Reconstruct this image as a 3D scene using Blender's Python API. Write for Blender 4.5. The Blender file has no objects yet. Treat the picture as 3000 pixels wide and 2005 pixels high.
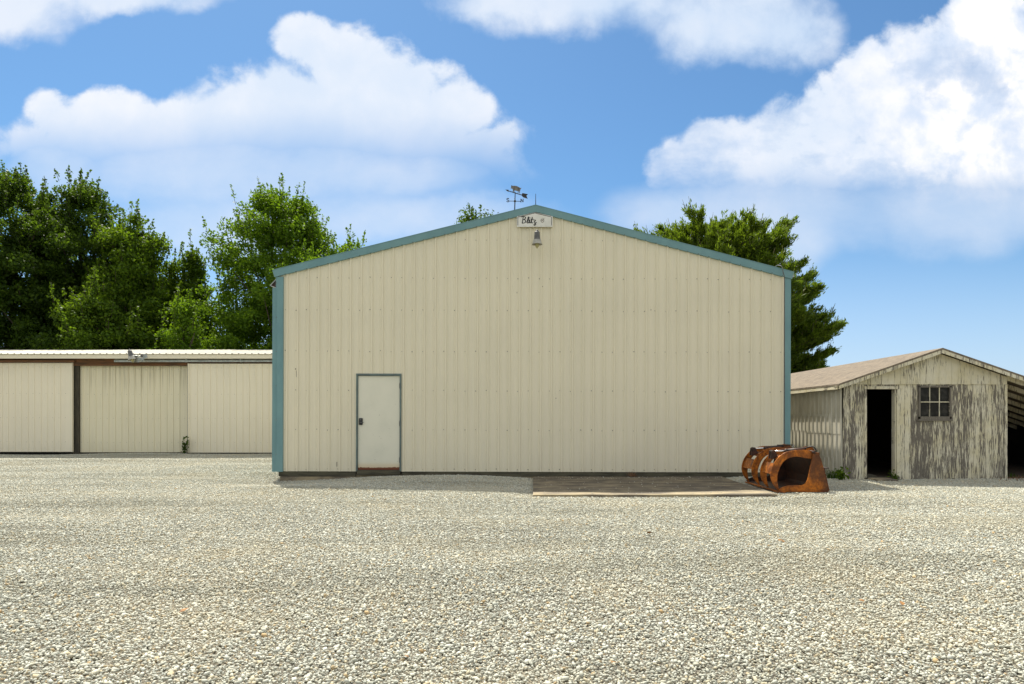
import bpy, math, random
import numpy as np
from mathutils import Vector, Matrix, Euler
random.seed(7)
scene = bpy.context.scene
COL = scene.collection
F, CX, CY, H = 2000.0, 1565.0, 1222.0, 1.32      # focal length and principal point of the 3000 px photograph, eye height

def P(px, py, D):                                 # photo pixel + distance -> point in the yard
    return Vector(((px-CX)*D/F, D, H+(CY-py)*D/F))

# ------------------------------------------------------------------ mesh helpers
class MB:
    def __init__(s): s.v=[]; s.f=[]; s.m=[]
    def add(s, vs, fs, m=0):
        b=len(s.v); s.v+= [tuple(v) for v in vs]
        for f in fs: s.f.append([b+i for i in f]); s.m.append(m)
        return s
    def box(s, x0,x1,y0,y1,z0,z1, m=0):
        return s.add([(x0,y0,z0),(x1,y0,z0),(x1,y1,z0),(x0,y1,z0),(x0,y0,z1),(x1,y0,z1),(x1,y1,z1),(x0,y1,z1)],
                     [(0,3,2,1),(4,5,6,7),(0,1,5,4),(1,2,6,5),(2,3,7,6),(3,0,4,7)], m)
    def prism(s, poly, y0, y1, m=0, axis='y'):    # polygon in XZ pushed along Y (or polygon in YZ along X, or XY along Z)
        n=len(poly)
        def q(p,t):
            return (p[0],t,p[1]) if axis=='y' else ((t,p[0],p[1]) if axis=='x' else (p[0],p[1],t))
        vs=[q(p,y0) for p in poly]+[q(p,y1) for p in poly]
        fs=[list(range(n))[::-1], list(range(n,2*n))]+[(i,(i+1)%n,n+(i+1)%n,n+i) for i in range(n)]
        return s.add(vs, fs, m)
    def tube(s, pts, r, n=8, m=0, caps=True):
        pts=[Vector(p) for p in pts]; rs=r if isinstance(r,(list,tuple)) else [r]*len(pts)
        b=len(s.v); u=None
        for i,p in enumerate(pts):
            t=(pts[min(i+1,len(pts)-1)]-pts[max(i-1,0)]).normalized()
            if u is None: u=t.orthogonal().normalized()
            u=(u-t*u.dot(t)).normalized(); w=t.cross(u)
            for k in range(n):
                a=2*math.pi*k/n
                s.v.append(tuple(p+(u*math.cos(a)+w*math.sin(a))*rs[i]))
        for i in range(len(pts)-1):
            for k in range(n):
                s.f.append([b+i*n+k,b+i*n+(k+1)%n,b+(i+1)*n+(k+1)%n,b+(i+1)*n+k]); s.m.append(m)
        if caps:
            s.f.append([b+k for k in range(n)][::-1]); s.m.append(m)
            e=b+(len(pts)-1)*n; s.f.append([e+k for k in range(n)]); s.m.append(m)
        return s
    def lathe(s, prof, c, axis=Vector((0,0,1)), n=24, m=0):   # prof: (radius, height) list
        c=Vector(c); axis=Vector(axis).normalized(); u=axis.orthogonal().normalized(); w=axis.cross(u); b=len(s.v)
        for r,h in prof:
            for k in range(n):
                a=2*math.pi*k/n; s.v.append(tuple(c+axis*h+(u*math.cos(a)+w*math.sin(a))*r))
        for i in range(len(prof)-1):
            for k in range(n):
                s.f.append([b+i*n+k,b+i*n+(k+1)%n,b+(i+1)*n+(k+1)%n,b+(i+1)*n+k]); s.m.append(m)
        return s
    def build(s, name, mats, parent=None, smooth=False, bevel=0, origin=None):
        if not isinstance(mats,(list,tuple)): mats=[mats]
        me=bpy.data.meshes.new(name)
        vs=s.v
        if origin is not None: vs=[(v[0]-origin[0],v[1]-origin[1],v[2]-origin[2]) for v in vs]
        me.from_pydata(vs,[],s.f)
        for mt in mats: me.materials.append(mt)
        me.polygons.foreach_set('material_index', s.m)
        if smooth: me.polygons.foreach_set('use_smooth',[True]*len(s.f))
        me.update()
        o=bpy.data.objects.new(name,me); COL.objects.link(o)
        if origin is not None: o.location=origin
        if parent: o.parent=parent
        if bevel:
            b=o.modifiers.new('bevel','BEVEL'); b.width=bevel; b.segments=2; b.limit_method='ANGLE'
        return o

def empty(name, loc, label, cat, group=None, rz=0, ry=0):
    o=bpy.data.objects.new(name,None); COL.objects.link(o); o.empty_display_size=.1
    o.location=loc; o.rotation_euler=(0,ry,rz); tag(o,label,cat,group); return o
def tag(o,label=None,cat=None,group=None,kind=None):
    if label: o['label']=label
    if cat: o['category']=cat
    if group: o['group']=group
    if kind: o['kind']=kind
    return o

# ------------------------------------------------------------------ node helpers
class X:                                           # a socket with arithmetic
    def __init__(s,t,k): s.t=t; s.k=k
    def _m(s,op,*a,clamp=False):
        n=s.t.nodes.new('ShaderNodeMath'); n.operation=op; n.use_clamp=clamp
        for i,v in enumerate((s,)+a):
            if isinstance(v,X): s.t.links.new(v.k,n.inputs[i])
            else: n.inputs[i].default_value=v
        return X(s.t,n.outputs[0])
    def __add__(s,o): return s._m('ADD',o)
    def __sub__(s,o): return s._m('SUBTRACT',o)
    def __mul__(s,o): return s._m('MULTIPLY',o)
    def __truediv__(s,o): return s._m('DIVIDE',o)
    def max(s,o): return s._m('MAXIMUM',o)
    def min(s,o): return s._m('MINIMUM',o)
    def smax(s,o,k): return s._m('SMOOTH_MAX',o,k)
    def pow(s,o): return s._m('POWER',o)
    def step(s,a,b):                               # smooth step a->b gives 0->1
        n=s.t.nodes.new('ShaderNodeMapRange'); n.interpolation_type='SMOOTHSTEP'
        s.t.links.new(s.k,n.inputs[0]); n.inputs[1].default_value=a; n.inputs[2].default_value=b
        return X(s.t,n.outputs[0])
def comb(t,x,y,z=0):
    n=t.nodes.new('ShaderNodeCombineXYZ')
    for i,v in enumerate((x,y,z)):
        if isinstance(v,X): t.links.new(v.k,n.inputs[i])
        else: n.inputs[i].default_value=v
    return X(t,n.outputs[0])
def sep(t,v):
    n=t.nodes.new('ShaderNodeSeparateXYZ'); t.links.new(v.k,n.inputs[0]); return [X(t,n.outputs[i]) for i in range(3)]
def noise(t,v,scale,detail=4,rough=.5,dist=0,out=0):
    n=t.nodes.new('ShaderNodeTexNoise'); t.links.new(v.k,n.inputs['Vector']); n.inputs['Scale'].default_value=scale
    n.inputs['Detail'].default_value=detail; n.inputs['Roughness'].default_value=rough; n.inputs['Distortion'].default_value=dist
    return X(t,n.outputs[out])
def vscale(t,v,sx,sy,sz):
    n=t.nodes.new('ShaderNodeMapping'); t.links.new(v.k,n.inputs['Vector']); n.inputs['Scale'].default_value=(sx,sy,sz); return X(t,n.outputs[0])
def mix(t,f,a,b,blend='MIX'):
    n=t.nodes.new('ShaderNodeMix'); n.data_type='RGBA'; n.blend_type=blend
    for i,v in ((0,f),(6,a),(7,b)):
        if isinstance(v,X): t.links.new(v.k,n.inputs[i])
        else: n.inputs[i].default_value=v if i==0 else (*v,1)
    return X(t,n.outputs[2])
def coord(t,out='Object'):
    n=t.nodes.new('ShaderNodeTexCoord'); return X(t,n.outputs[out])
def island(t):
    n=t.nodes.new('ShaderNodeNewGeometry'); return X(t,n.outputs['Random Per Island'])
def newmat(name):
    m=bpy.data.materials.new(name); m.use_nodes=True; t=m.node_tree
    return m,t,t.nodes['Principled BSDF']
def put(t,v,sock):
    if isinstance(v,X): t.links.new(v.k,sock)
    elif isinstance(v,tuple): sock.default_value=(*v,1)
    else: sock.default_value=v
def bump(t,b,h,strength,dist=.01):
    n=t.nodes.new('ShaderNodeBump'); n.inputs['Strength'].default_value=strength; n.inputs['Distance'].default_value=dist
    t.links.new(h.k,n.inputs['Height']); t.links.new(n.outputs[0],b.inputs['Normal'])
def simple(name,c1,c2=None,scale=4,rough=.5,metal=0,stretch=(1,1,1),lo=.35,hi=.65,bmp=0,bscale=60,spec=.5):
    m,t,b=newmat(name); v=vscale(t,coord(t),*stretch)
    if c2: put(t,mix(t,noise(t,v,scale,6,.6).step(lo,hi),c1,c2),b.inputs['Base Color'])
    else: put(t,c1,b.inputs['Base Color'])
    b.inputs['Roughness'].default_value=rough; b.inputs['Metallic'].default_value=metal
    b.inputs['Specular IOR Level'].default_value=spec
    if bmp: bump(t,b,noise(t,v,bscale,4,.6),bmp,.005)
    return m

# ------------------------------------------------------------------ materials
def cladding_mat(name,c,dirt,amt,top=0):
    m,t,b=newmat(name); o=coord(t)
    streak=noise(t,vscale(t,o,9,9,.5),1.0,5,.6).step(.45,.8)
    blot=noise(t,o,.7,4,.55).step(.35,.75)
    x,y,z=sep(t,o)
    low=(z*-1+.75+noise(t,o,1.5,3)*.5).step(.35,1.2)            # splash dirt near the ground
    f=(streak*.35+blot*.5+low*.55)*amt
    cc=mix(t,f.min(1),c,dirt)
    if top: cc=mix(t,(noise(t,vscale(t,o,22,1,.25),1.0,4,.6).step(.50,.62)*(z+noise(t,vscale(t,o,12,1,.1),1,3)*.8).step(2.3,3.3))*top,cc,(.25,.22,.13))
    put(t,cc,b.inputs['Base Color'])
    b.inputs['Roughness'].default_value=.5; b.inputs['Specular IOR Level'].default_value=.35
    bump(t,b,noise(t,vscale(t,o,1,1,.35),3,3,.5),.12,.02)
    return m
M_wall=cladding_mat('cream_steel',(.745,.69,.525),(.60,.56,.43),.5)
M_door_panel=cladding_mat('white_steel',(.85,.785,.61),(.71,.655,.50),.5)
M_door_mid=cladding_mat('aged_white_steel',(.80,.74,.54),(.66,.61,.43),.6,.42)
M_blue=simple('blue_trim',(.125,.25,.268),(.15,.285,.298),2.5,.45,stretch=(1,1,.4))
M_roofmetal=simple('white_roof_steel',(.56,.535,.455),(.47,.45,.37),2,.5,bmp=0)
M_screw=simple('screw_grey',(.10,.095,.085),(.38,.35,.28),90,.5,lo=.4,hi=.6)
M_rustmark=simple('rust_mark',(.06,.035,.02),(.16,.10,.06),30,.8)
M_black=simple('black_paint',(.012,.012,.013),None,4,.45)
M_dark=simple('dark_gap',(.02,.018,.015),None,4,.9)
M_white=simple('white_paint',(.74,.73,.68),(.66,.65,.59),5,.5)
M_doorw=None
def door_mat():
    m,t,b=newmat('white_door'); o=coord(t); x,y,z=sep(t,o)
    edge=(z*-1+(noise(t,vscale(t,o,1,1,.2),9,5,.65)*.07)+.235).step(.048,.058)       # rust along the bottom rail
    stain=(z*-1+.36).step(.0,.13)
    c=mix(t,stain*.75,(.72,.70,.57),(.63,.51,.31))
    c=mix(t,noise(t,o,2.2,3).step(.4,.8)*.35,c,(.55,.55,.44))
    spot=noise(t,o,30,2).step(.735,.75)
    c=mix(t,spot,c,(.2,.17,.12))
    put(t,mix(t,edge,c,(.15,.04,.012)),b.inputs['Base Color']); b.inputs['Roughness'].default_value=.45
    return m
M_doorw=door_mat()
M_concrete=None
def concrete_mat():
    m,t,b=newmat('stained_concrete'); o=coord(t)
    c=mix(t,noise(t,o,2.2,7,.65).step(.3,.7),(.36,.295,.18),(.24,.20,.13))
    c=mix(t,noise(t,vscale(t,o,.8,2.2,1),1.1,5,.6).step(.45,.62)*.85,c,(.085,.072,.058))
    x,y,z=sep(t,o); grime_shade=(y+noise(t,o,1.3,5,.6)*1.2).step(12.05,12.7)*(noise(t,vscale(t,o,.8,1.5,1),1.6,5,.65).step(.3,.62)*.55+.45)  # blotchy grime, plus the barn's shade painted in dark toward the wall
    c=mix(t,grime_shade*(noise(t,o,2.6,6,.65).step(.30,.60)*.45+.50),c,(.058,.047,.033))
    c=mix(t,noise(t,o,38,3).step(.62,.72)*.4,c,(.42,.38,.30))
    put(t,c,b.inputs['Base Color']); b.inputs['Roughness'].default_value=.85
    bump(t,b,noise(t,o,25,6,.6),.5,.01); return m
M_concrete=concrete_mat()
M_beam=simple('brown_timber',(.10,.055,.028),(.19,.085,.035),3,.85,stretch=(.6,6,6),bmp=.4)
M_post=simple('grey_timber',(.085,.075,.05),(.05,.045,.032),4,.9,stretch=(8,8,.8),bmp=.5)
M_skirt=simple('mossy_timber',(.10,.092,.058),(.05,.046,.03),3,.9,stretch=(.7,5,5),bmp=.4)
M_galv=simple('galvanised_steel',(.46,.48,.45),(.30,.32,.30),8,.42,.6)
M_lampgrey=simple('lamp_grey',(.085,.085,.08),(.13,.13,.12),14,.5,.2)
M_lampwhite=simple('lamp_reflector',(.40,.39,.34),(.28,.27,.23),12,.4)
M_globe=simple('lamp_globe',(.40,.37,.18),(.32,.29,.13),12,.25)
M_vane=simple('weathered_iron',(.10,.095,.09),(.22,.20,.17),18,.6,.3)

def peel_mat(name,bias,zones=False):
    m,t,b=newmat(name); o=coord(t); x,y,z=sep(t,o); r=island(t)
    off=comb(t,x+r*7.3,y,z+r*3.1)                                          # each plank weathers on its own
    big=noise(t,vscale(t,off,2.2,1,1.1),1.0,4,.55)
    mid=noise(t,vscale(t,off,16,1,1.15),1.0,6,.62,.4)
    fine=noise(t,vscale(t,off,52,1,4.2),1.0,6,.68,.3)
    grain=noise(t,vscale(t,off,110,1,3.5),1.0,4,.6)
    p=mid*.40+fine*.68+big*.24+grain*.16+(r-.5)*.09+bias
    if zones:
        bare=((x+.55).step(0,.25)*(x-.95).step(.15,-.15))*(z-1.25).step(.25,-.35)
        bare=bare+(x+1.3).step(.2,0)*.35
        good=(x-.95).step(0,.25)*.55+((x+.52).step(-.03,.01)*(x+.31).step(.03,-.01))*1.1+(z-1.75).step(0,.3)*.35
        p=p+good*.085-bare*.0
    paint=p.step(.72,.79)
    wood=mix(t,grain.step(.3,.7),(.20,.178,.142),(.10,.088,.07))
    wood=mix(t,fine.step(.4,.7)*.6,wood,(.13,.115,.09))
    pc=mix(t,noise(t,o,3,4).step(.35,.7),(.66,.62,.475),(.60,.545,.36))
    pc=mix(t,grain.step(.5,.75)*.4,pc,(.40,.36,.25))
    put(t,mix(t,paint,wood,pc),b.inputs['Base Color']); b.inputs['Roughness'].default_value=.85
    bump(t,b,paint*.6+grain*.6,.5,.006)
    return m
M_peel=peel_mat('peeling_paint_planks',-.02,True)
M_peel_gable=peel_mat('gable_paint_planks',.095)
M_trimwood=peel_mat('peeling_trim',.06)
M_frame=peel_mat('weathered_window_frame',-.10)
def shingle_mat():
    m,t,b=newmat('brown_shingles'); o=coord(t); x,y,z=sep(t,o)
    br=t.nodes.new('ShaderNodeTexBrick'); t.links.new(comb(t,y,x,0).k,br.inputs['Vector'])
    br.inputs['Color1'].default_value=(.18,.145,.105,1); br.inputs['Color2'].default_value=(.115,.094,.07,1); br.inputs['Mortar'].default_value=(.07,.05,.04,1)
    br.inputs['Scale'].default_value=1; br.inputs['Brick Width'].default_value=.3; br.inputs['Row Height'].default_value=.13; br.inputs['Mortar Size'].default_value=.008
    c=mix(t,noise(t,o,9,5,.65).step(.3,.7)*.6,X(t,br.outputs[0]),(.26,.215,.155))
    put(t,c,b.inputs['Base Color']); b.inputs['Roughness'].default_value=.95
    bump(t,b,X(t,br.outputs[1])*-1+noise(t,o,80,3)*.4,.6,.01); return m
M_shingle=shingle_mat()
M_siding=simple('old_white_siding',(.58,.555,.46),(.46,.435,.345),4,.45,.0,stretch=(1,1,.4),bmp=.1,bscale=8)
def rust_mat():
    m,t,b=newmat('rusted_steel'); o=coord(t)
    a=noise(t,o,3.6,7,.7,.6).step(.38,.62); g=noise(t,o,22,5,.7).step(.42,.62); k=noise(t,vscale(t,o,1,1,.5),3,5,.6).step(.5,.68)
    c=mix(t,a,(.13,.036,.004),(.52,.155,.008)); c=mix(t,g*.55,c,(.11,.03,.008)); c=mix(t,k*.75,c,(.065,.024,.009)); sc_=noise(t,vscale(t,o,30,30,3),1,4,.6).step(.66,.72); c=mix(t,sc_*.5,c,(.55,.26,.06))
    put(t,c,b.inputs['Base Color']); put(t,g*.25+.36,b.inputs['Roughness']); b.inputs['Specular IOR Level'].default_value=.28
    bump(t,b,noise(t,o,45,5,.6),.35,.004); return m
M_rust=rust_mat()
M_rustdark_shade=simple('dark_rust_shade',(.016,.008,.005),(.055,.018,.006),9,.55,bmp=.2)  # dark rust, near-black so it also paints in the bucket's inner shade
M_chrome=simple('chrome_rod',(.75,.70,.64),None,4,.22,1)
M_hose=simple('rubber_hose',(.02,.018,.017),None,4,.5)
M_glass=None
def glass_mat():
    m,t,b=newmat('dirty_pane'); o=coord(t)
    c=mix(t,noise(t,o,6,5,.6).step(.45,.75),(.016,.015,.013),(.05,.047,.04))
    put(t,c,b.inputs['Base Color']); b.inputs['Roughness'].default_value=.3; b.inputs['Specular IOR Level'].default_value=.15; return m
M_glass=glass_mat()
M_leanwall=simple('dark_boards',(.035,.028,.02),(.022,.018,.014),3,.9,stretch=(6,1,.6))
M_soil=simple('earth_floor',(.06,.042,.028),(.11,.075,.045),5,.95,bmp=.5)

def leaf_mat(name,dark,midc,light,tr,tw=.42):
    m,t,b=newmat(name); r=island(t)
    c=mix(t,r.step(0,.6),dark,midc); c=mix(t,r.step(.6,1),c,light)
    put(t,c,b.inputs['Base Color']); b.inputs['Roughness'].default_value=.55; b.inputs['Specular IOR Level'].default_value=.16
    tn=t.nodes.new('ShaderNodeBsdfTranslucent'); put(t,mix(t,.5,c,tr),tn.inputs['Color'])
    ms=t.nodes.new('ShaderNodeMixShader'); ms.inputs[0].default_value=tw
    t.links.new(b.outputs[0],ms.inputs[1]); t.links.new(tn.outputs[0],ms.inputs[2])
    t.links.new(ms.outputs[0],t.nodes['Material Output'].inputs['Surface']); return m
M_leaf=leaf_mat('maple_leaf',(.030,.060,.006),(.062,.118,.008),(.13,.20,.014),(.26,.42,.010))
M_leaf2=leaf_mat('bright_leaf',(.040,.085,.007),(.075,.145,.009),(.14,.23,.015),(.30,.50,.010))
M_leaf3=leaf_mat('dark_leaf',(.018,.040,.006),(.038,.076,.008),(.085,.14,.014),(.17,.29,.010))  # darkest of the leaf greens
M_needle=leaf_mat('pine_needles',(.040,.072,.010),(.082,.130,.012),(.16,.22,.018),(.28,.42,.012),.38)
M_bark=simple('bark',(.075,.058,.042),(.04,.03,.022),6,.95,stretch=(4,4,.7),bmp=.6)
M_grass=leaf_mat('grass_blade',(.03,.06,.010),(.05,.10,.014),(.09,.14,.02),(.10,.22,.02),.3)
M_deadleaf=simple('dead_leaf',(.33,.16,.035),(.19,.085,.025),30,.7)

# gravel: stones and the sheet below them
def stone_mat():
    m,t,b=newmat('crushed_stone'); r=island(t); o=coord(t,'Object')
    g=t.nodes.new('ShaderNodeNewGeometry'); pos=X(t,g.outputs['Position'])
    ramp=t.nodes.new('ShaderNodeValToRGB'); t.links.new(r.k,ramp.inputs[0]); e=ramp.color_ramp
    cols=[(0,(.30,.295,.25)),(.12,(.42,.42,.375)),(.30,(.54,.54,.49)),(.50,(.47,.475,.435)),(.68,(.66,.655,.60)),(.84,(.58,.55,.46)),(.925,(.55,.46,.31)),(.965,(.46,.31,.15)),(.98,(.50,.49,.43))]
    e.elements[0].position=0; e.elements[0].color=(*cols[0][1],1); e.elements[1].position=1; e.elements[1].color=(.56,.55,.48,1)
    for p,c in cols[1:]:
        q=e.elements.new(p); q.color=(*c,1)
    c=mix(t,noise(t,pos,60,3).step(.3,.7)*.25,X(t,ramp.outputs[0]),(.32,.31,.26))
    c=mix(t,noise(t,pos,.55,4,.6).step(.45,.70)*.35,c,(.54,.475,.35),)
    c=mix(t,noise(t,vscale(t,pos,.16,1.3,0),1.0,4,.6,.6).step(.46,.66)*.38,c,(.27,.26,.205))
    c=mix(t,1.0,c,(1.0,1.02,.965),'MULTIPLY')
    put(t,c,b.inputs['Base Color']); b.inputs['Roughness'].default_value=.8; b.inputs['Specular IOR Level'].default_value=.3
    return m
M_stone=stone_mat()
def ground_mat():
    m,t,b=newmat('gravel_bed'); o=coord(t); x,y,z=sep(t,o)
    vo=t.nodes.new('ShaderNodeTexVoronoi'); t.links.new(o.k,vo.inputs['Vector']); vo.inputs['Scale'].default_value=42
    cr=X(t,vo.outputs['Color']); s=t.nodes.new('ShaderNodeSeparateColor'); t.links.new(cr.k,s.inputs[0]); rr=X(t,s.outputs[0])
    c=mix(t,rr,(.12,.11,.085),(.27,.255,.20))
    c=mix(t,noise(t,o,.55,4,.6).step(.42,.68)*.5,c,(.44,.37,.245))
    gap=X(t,vo.outputs['Distance']).step(.35,.75); c=mix(t,gap*.6,c,(.12,.105,.075))
    edge=(y+noise(t,o,.3,3)*6).step(38,44).max((x*-1+noise(t,o,.3,3)*6).step(30,36)).max((x+noise(t,o,.3,3)*6).step(30,36)).max((y*-1).step(30,36))
    grass=mix(t,noise(t,o,1.5,6).step(.3,.7),(.05,.085,.02),(.09,.12,.03))
    put(t,mix(t,edge,c,grass),b.inputs['Base Color']); b.inputs['Roughness'].default_value=.95
    bump(t,b,X(t,vo.outputs['Distance'])*-1,1.0,.02)
    return m
M_ground=ground_mat()

# ------------------------------------------------------------------ ground
_rng=np.random.default_rng(3)
_ph=_rng.uniform(0,6.28,12); _fx=_rng.uniform(-1.1,1.1,12); _fy=_rng.uniform(.4,2.6,12)
def gh(x,y):
    x=np.asarray(x,float); y=np.asarray(y,float); h=0*x
    for a,b,c in zip(_fx,_fy,_ph): h=h+.0062*np.sin(a*x+b*y+c)
    near=np.exp(-((y-14.3)/1.1)**2)
    h=h+near*(.065*np.exp(-((x+2.4)/1.6)**4)-.05*np.exp(-((x+5.6)/.9)**2))      # gravel ramp at the door, hollow at the corner
    pad=1/(1+np.exp(-(x+.25)/.06))*1/(1+np.exp((x-4.25)/.06))*1/(1+np.exp(-(y-11.15)/.08))*1/(1+np.exp((y-15)/.08))
    h=h*(1-pad)-.02*pad
    far=np.clip((np.abs(y-10)-30)/60,0,1); return h*(1-far)
xs=np.concatenate([-np.geomspace(1500,26,16),np.arange(-25,25.01,.2),np.geomspace(26,1500,16)])
ys=np.concatenate([-np.geomspace(1500,4,14),np.arange(-3,30.01,.2),np.geomspace(31,2500,18)])
gx,gy=np.meshgrid(xs,ys,indexing='ij'); gz=gh(gx,gy)
nx,ny=gx.shape
me=bpy.data.meshes.new('ground'); me.vertices.add(nx*ny)
me.vertices.foreach_set('co',np.stack([gx,gy,gz-.016],-1).reshape(-1).astype(np.float32))
ii,jj=np.meshgrid(np.arange(nx-1),np.arange(ny-1),indexing='ij')
q=np.stack([ii*ny+jj,(ii+1)*ny+jj,(ii+1)*ny+jj+1,ii*ny+jj+1],-1).reshape(-1,4)
def quads(me,q):
    n=len(q); me.loops.add(n*4); me.loops.foreach_set('vertex_index',q.reshape(-1).astype(np.int32))
    me.polygons.add(n); me.polygons.foreach_set('loop_start',np.arange(0,n*4,4,dtype=np.int32))
    me.update(calc_edges=True); me.validate()
quads(me,q); me.materials.append(M_ground)
ground=bpy.data.objects.new('ground',me); COL.objects.link(ground); tag(ground,'pale crushed stone yard running to the buildings','ground',kind='structure')

# stone tiles (0.5 m) made of many separate crushed stones, set out over the yard by one geometry-nodes object
def ico():
    import bmesh
    bm=bmesh.new(); bmesh.ops.create_icosphere(bm,subdivisions=1,radius=1)
    v=np.array([x.co[:] for x in bm.verts]); f=np.array([[k.index for k in p.verts] for p in bm.faces]); bm.free(); return v,f
IV,IF=ico()
def stone_tile(k,rng,T=.5,step=.0174):
    n=int(T/step); vs=[]; fs=[]; off=0
    for layer in range(1):
        for i in range(n):
            for j in range(n):
                x=(i+.5+rng.uniform(-.5,.5))*T/n-T/2; y=(j+.5+rng.uniform(-.5,.5))*T/n-T/2
                s=.0068*rng.lognormal(.16,.36); s=min(s,.025)
                v=IV.copy()
                for c in range(6):                               # chop flat faces into the pebble
                    d=rng.normal(size=3); d/=np.linalg.norm(d); h=rng.uniform(.5,.85); dd=v@d; ex=np.clip(dd-h,0,None); v-=ex[:,None]*d
                v*= s*np.array([rng.uniform(.9,1.5),rng.uniform(.75,1.1),rng.uniform(.45,.72)])
                e=Euler((rng.normal(0,.45),rng.normal(0,.45),rng.uniform(0,6.28))).to_matrix()
                v=v@np.array(e).T
                v+=np.array([x,y,rng.uniform(-.010,.010)])
                vs.append(v); fs.append(IF+off); off+=len(v)
    v=np.concatenate(vs); f=np.concatenate(fs)
    me=bpy.data.meshes.new('stone_tile'); me.vertices.add(len(v)); me.vertices.foreach_set('co',v.reshape(-1).astype(np.float32))
    m=len(f); me.loops.add(m*3); me.loops.foreach_set('vertex_index',f.reshape(-1).astype(np.int32)); me.polygons.add(m)
    me.polygons.foreach_set('loop_start',np.arange(0,m*3,3,dtype=np.int32)); me.update(calc_edges=True); me.materials.append(M_stone)
    return bpy.data.objects.new('stone_tile',me)
rng=np.random.default_rng(11)
tiles=bpy.data.collections.new('stone_tiles')
for k in range(9): tiles.objects.link(stone_tile(k,rng))
pts=[]
for i in range(-44,36):
    for j in range(4,51):
        x=i*.5+.25; y=j*.5+.25
        lo=(0-CX)/F*y-1.3; hi=(3000-CX)/F*y+1.3
        if not(lo<x<hi): continue
        if -5.6<x<5.6 and y>14.9: continue
        if x>6.5 and y>14.6: continue
        if -.1<x<4.1 and 11.4<y<15: continue
        if y>24.3: continue
        pts.append((x,y,float(np.mean([gh(x+a,y+b) for a in (-.12,.12) for b in (-.12,.12)]))))
me=bpy.data.meshes.new('gravel'); me.from_pydata(pts,[],[])
rot=[]; rr=random.Random(5)
for x,y,z in pts:
    nx_=float(gh(x-.25,y)-gh(x+.25,y))/.5; ny_=float(gh(x,y-.25)-gh(x,y+.25))/.5
    qn=Vector((0,0,1)).rotation_difference(Vector((nx_,ny_,1)).normalized())
    e=(qn.to_matrix()@Matrix.Rotation(rr.randrange(4)*math.pi/2,3,'Z')).to_euler(); rot+=[e.x,e.y,e.z]
at=me.attributes.new('turn','FLOAT_VECTOR','POINT'); at.data.foreach_set('vector',rot)

gv=bpy.data.objects.new('gravel',me); COL.objects.link(gv); tag(gv,'loose pale grey and tan crushed stone covering the yard','gravel',kind='stuff')
ng=bpy.data.node_groups.new('gravel_scatter','GeometryNodeTree')
ng.interface.new_socket('Geometry',in_out='INPUT',socket_type='NodeSocketGeometry'); ng.interface.new_socket('Geometry',in_out='OUTPUT',socket_type='NodeSocketGeometry')
N=ng.nodes.new; L=ng.links.new
gi=N('NodeGroupInput'); go=N('NodeGroupOutput'); ip=N('GeometryNodeInstanceOnPoints'); ci=N('GeometryNodeCollectionInfo')
ci.inputs['Collection'].default_value=tiles; ci.inputs['Separate Children'].default_value=True; ci.inputs['Reset Children'].default_value=True
rk=N('FunctionNodeRandomValue'); rk.data_type='INT'; rk.inputs['Min'].default_value=0; rk.inputs['Max'].default_value=8; rk.inputs['Seed'].default_value=5
na=N('GeometryNodeInputNamedAttribute'); na.data_type='FLOAT_VECTOR'; na.inputs['Name'].default_value='turn'
L(gi.outputs[0],ip.inputs['Points']); L(ci.outputs[0],ip.inputs['Instance']); ip.inputs['Pick Instance'].default_value=True
L(rk.outputs[2],ip.inputs['Instance Index']); L(na.outputs[0],ip.inputs['Rotation']); L(ip.outputs[0],go.inputs[0])
md=gv.modifiers.new('scatter','NODES'); md.node_group=ng

# concrete pad in front of the barn
pad=MB()
nxp,nyp=42,36
X0,X1,Y0,Y1=-.02,4.04,11.36,14.79
def pz(x,y): return .028+.006*math.sin(1.7*x+.6)*math.cos(2.1*y)+.012*(x-2)/4
vs=[];fs=[]
for i in range(nxp+1):
    for j in range(nyp+1):
        x=X0+(X1-X0)*i/nxp; y=Y0+(Y1-Y0)*j/nyp+(.012*math.sin(3.1*x)+.01*math.sin(9*x) if j==0 else 0)
        vs.append((x,y,pz(x,y)))
for i in range(nxp):
    for j in range(nyp):
        a=i*(nyp+1)+j; fs.append((a,a+nyp+1,a+nyp+2,a+1))
pad.add(vs,fs)
for i in range(nxp):
    a=vs[i*(nyp+1)]; b=vs[(i+1)*(nyp+1)]
    pad.add([a,b,(b[0],b[1],-.1),(a[0],a[1],-.1)],[(0,3,2,1)])
for j in range(nyp):
    a=vs[j]; b=vs[j+1]; pad.add([a,b,(b[0],b[1],-.1),(a[0],a[1],-.1)],[(0,1,2,3)])
    a=vs[nxp*(nyp+1)+j]; b=vs[nxp*(nyp+1)+j+1]; pad.add([a,b,(b[0],b[1],-.1),(a[0],a[1],-.1)],[(0,3,2,1)])
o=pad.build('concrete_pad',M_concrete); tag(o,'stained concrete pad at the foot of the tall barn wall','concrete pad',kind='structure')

rs=np.random.default_rng(17); lv=[];lf=[];off=0
for k in range(260):
    x=rs.uniform(.02,4.05); y=11.38+3.3*rs.beta(.7,1.6) if k%2 else rs.uniform(14.1,14.75); v=IV.copy()
    for c in range(6):
        d=rs.normal(size=3); d/=np.linalg.norm(d); ex=np.clip(v@d-rs.uniform(.5,.85),0,None); v-=ex[:,None]*d
    sz=rs.uniform(.004,.012); v=v*sz*np.array([1.2,.9,.6]); v=v@np.array(Euler((0,0,rs.uniform(0,6.28))).to_matrix()).T+np.array([x,y,pz(x,y)+sz*.4]); lv+=v.tolist(); lf+=(IF+off).tolist(); off+=len(v)
o=MB().add(lv,lf).build('loose_stones',M_stone); tag(o,'loose crushed stones scattered over the concrete pad','gravel',kind='stuff')

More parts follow.
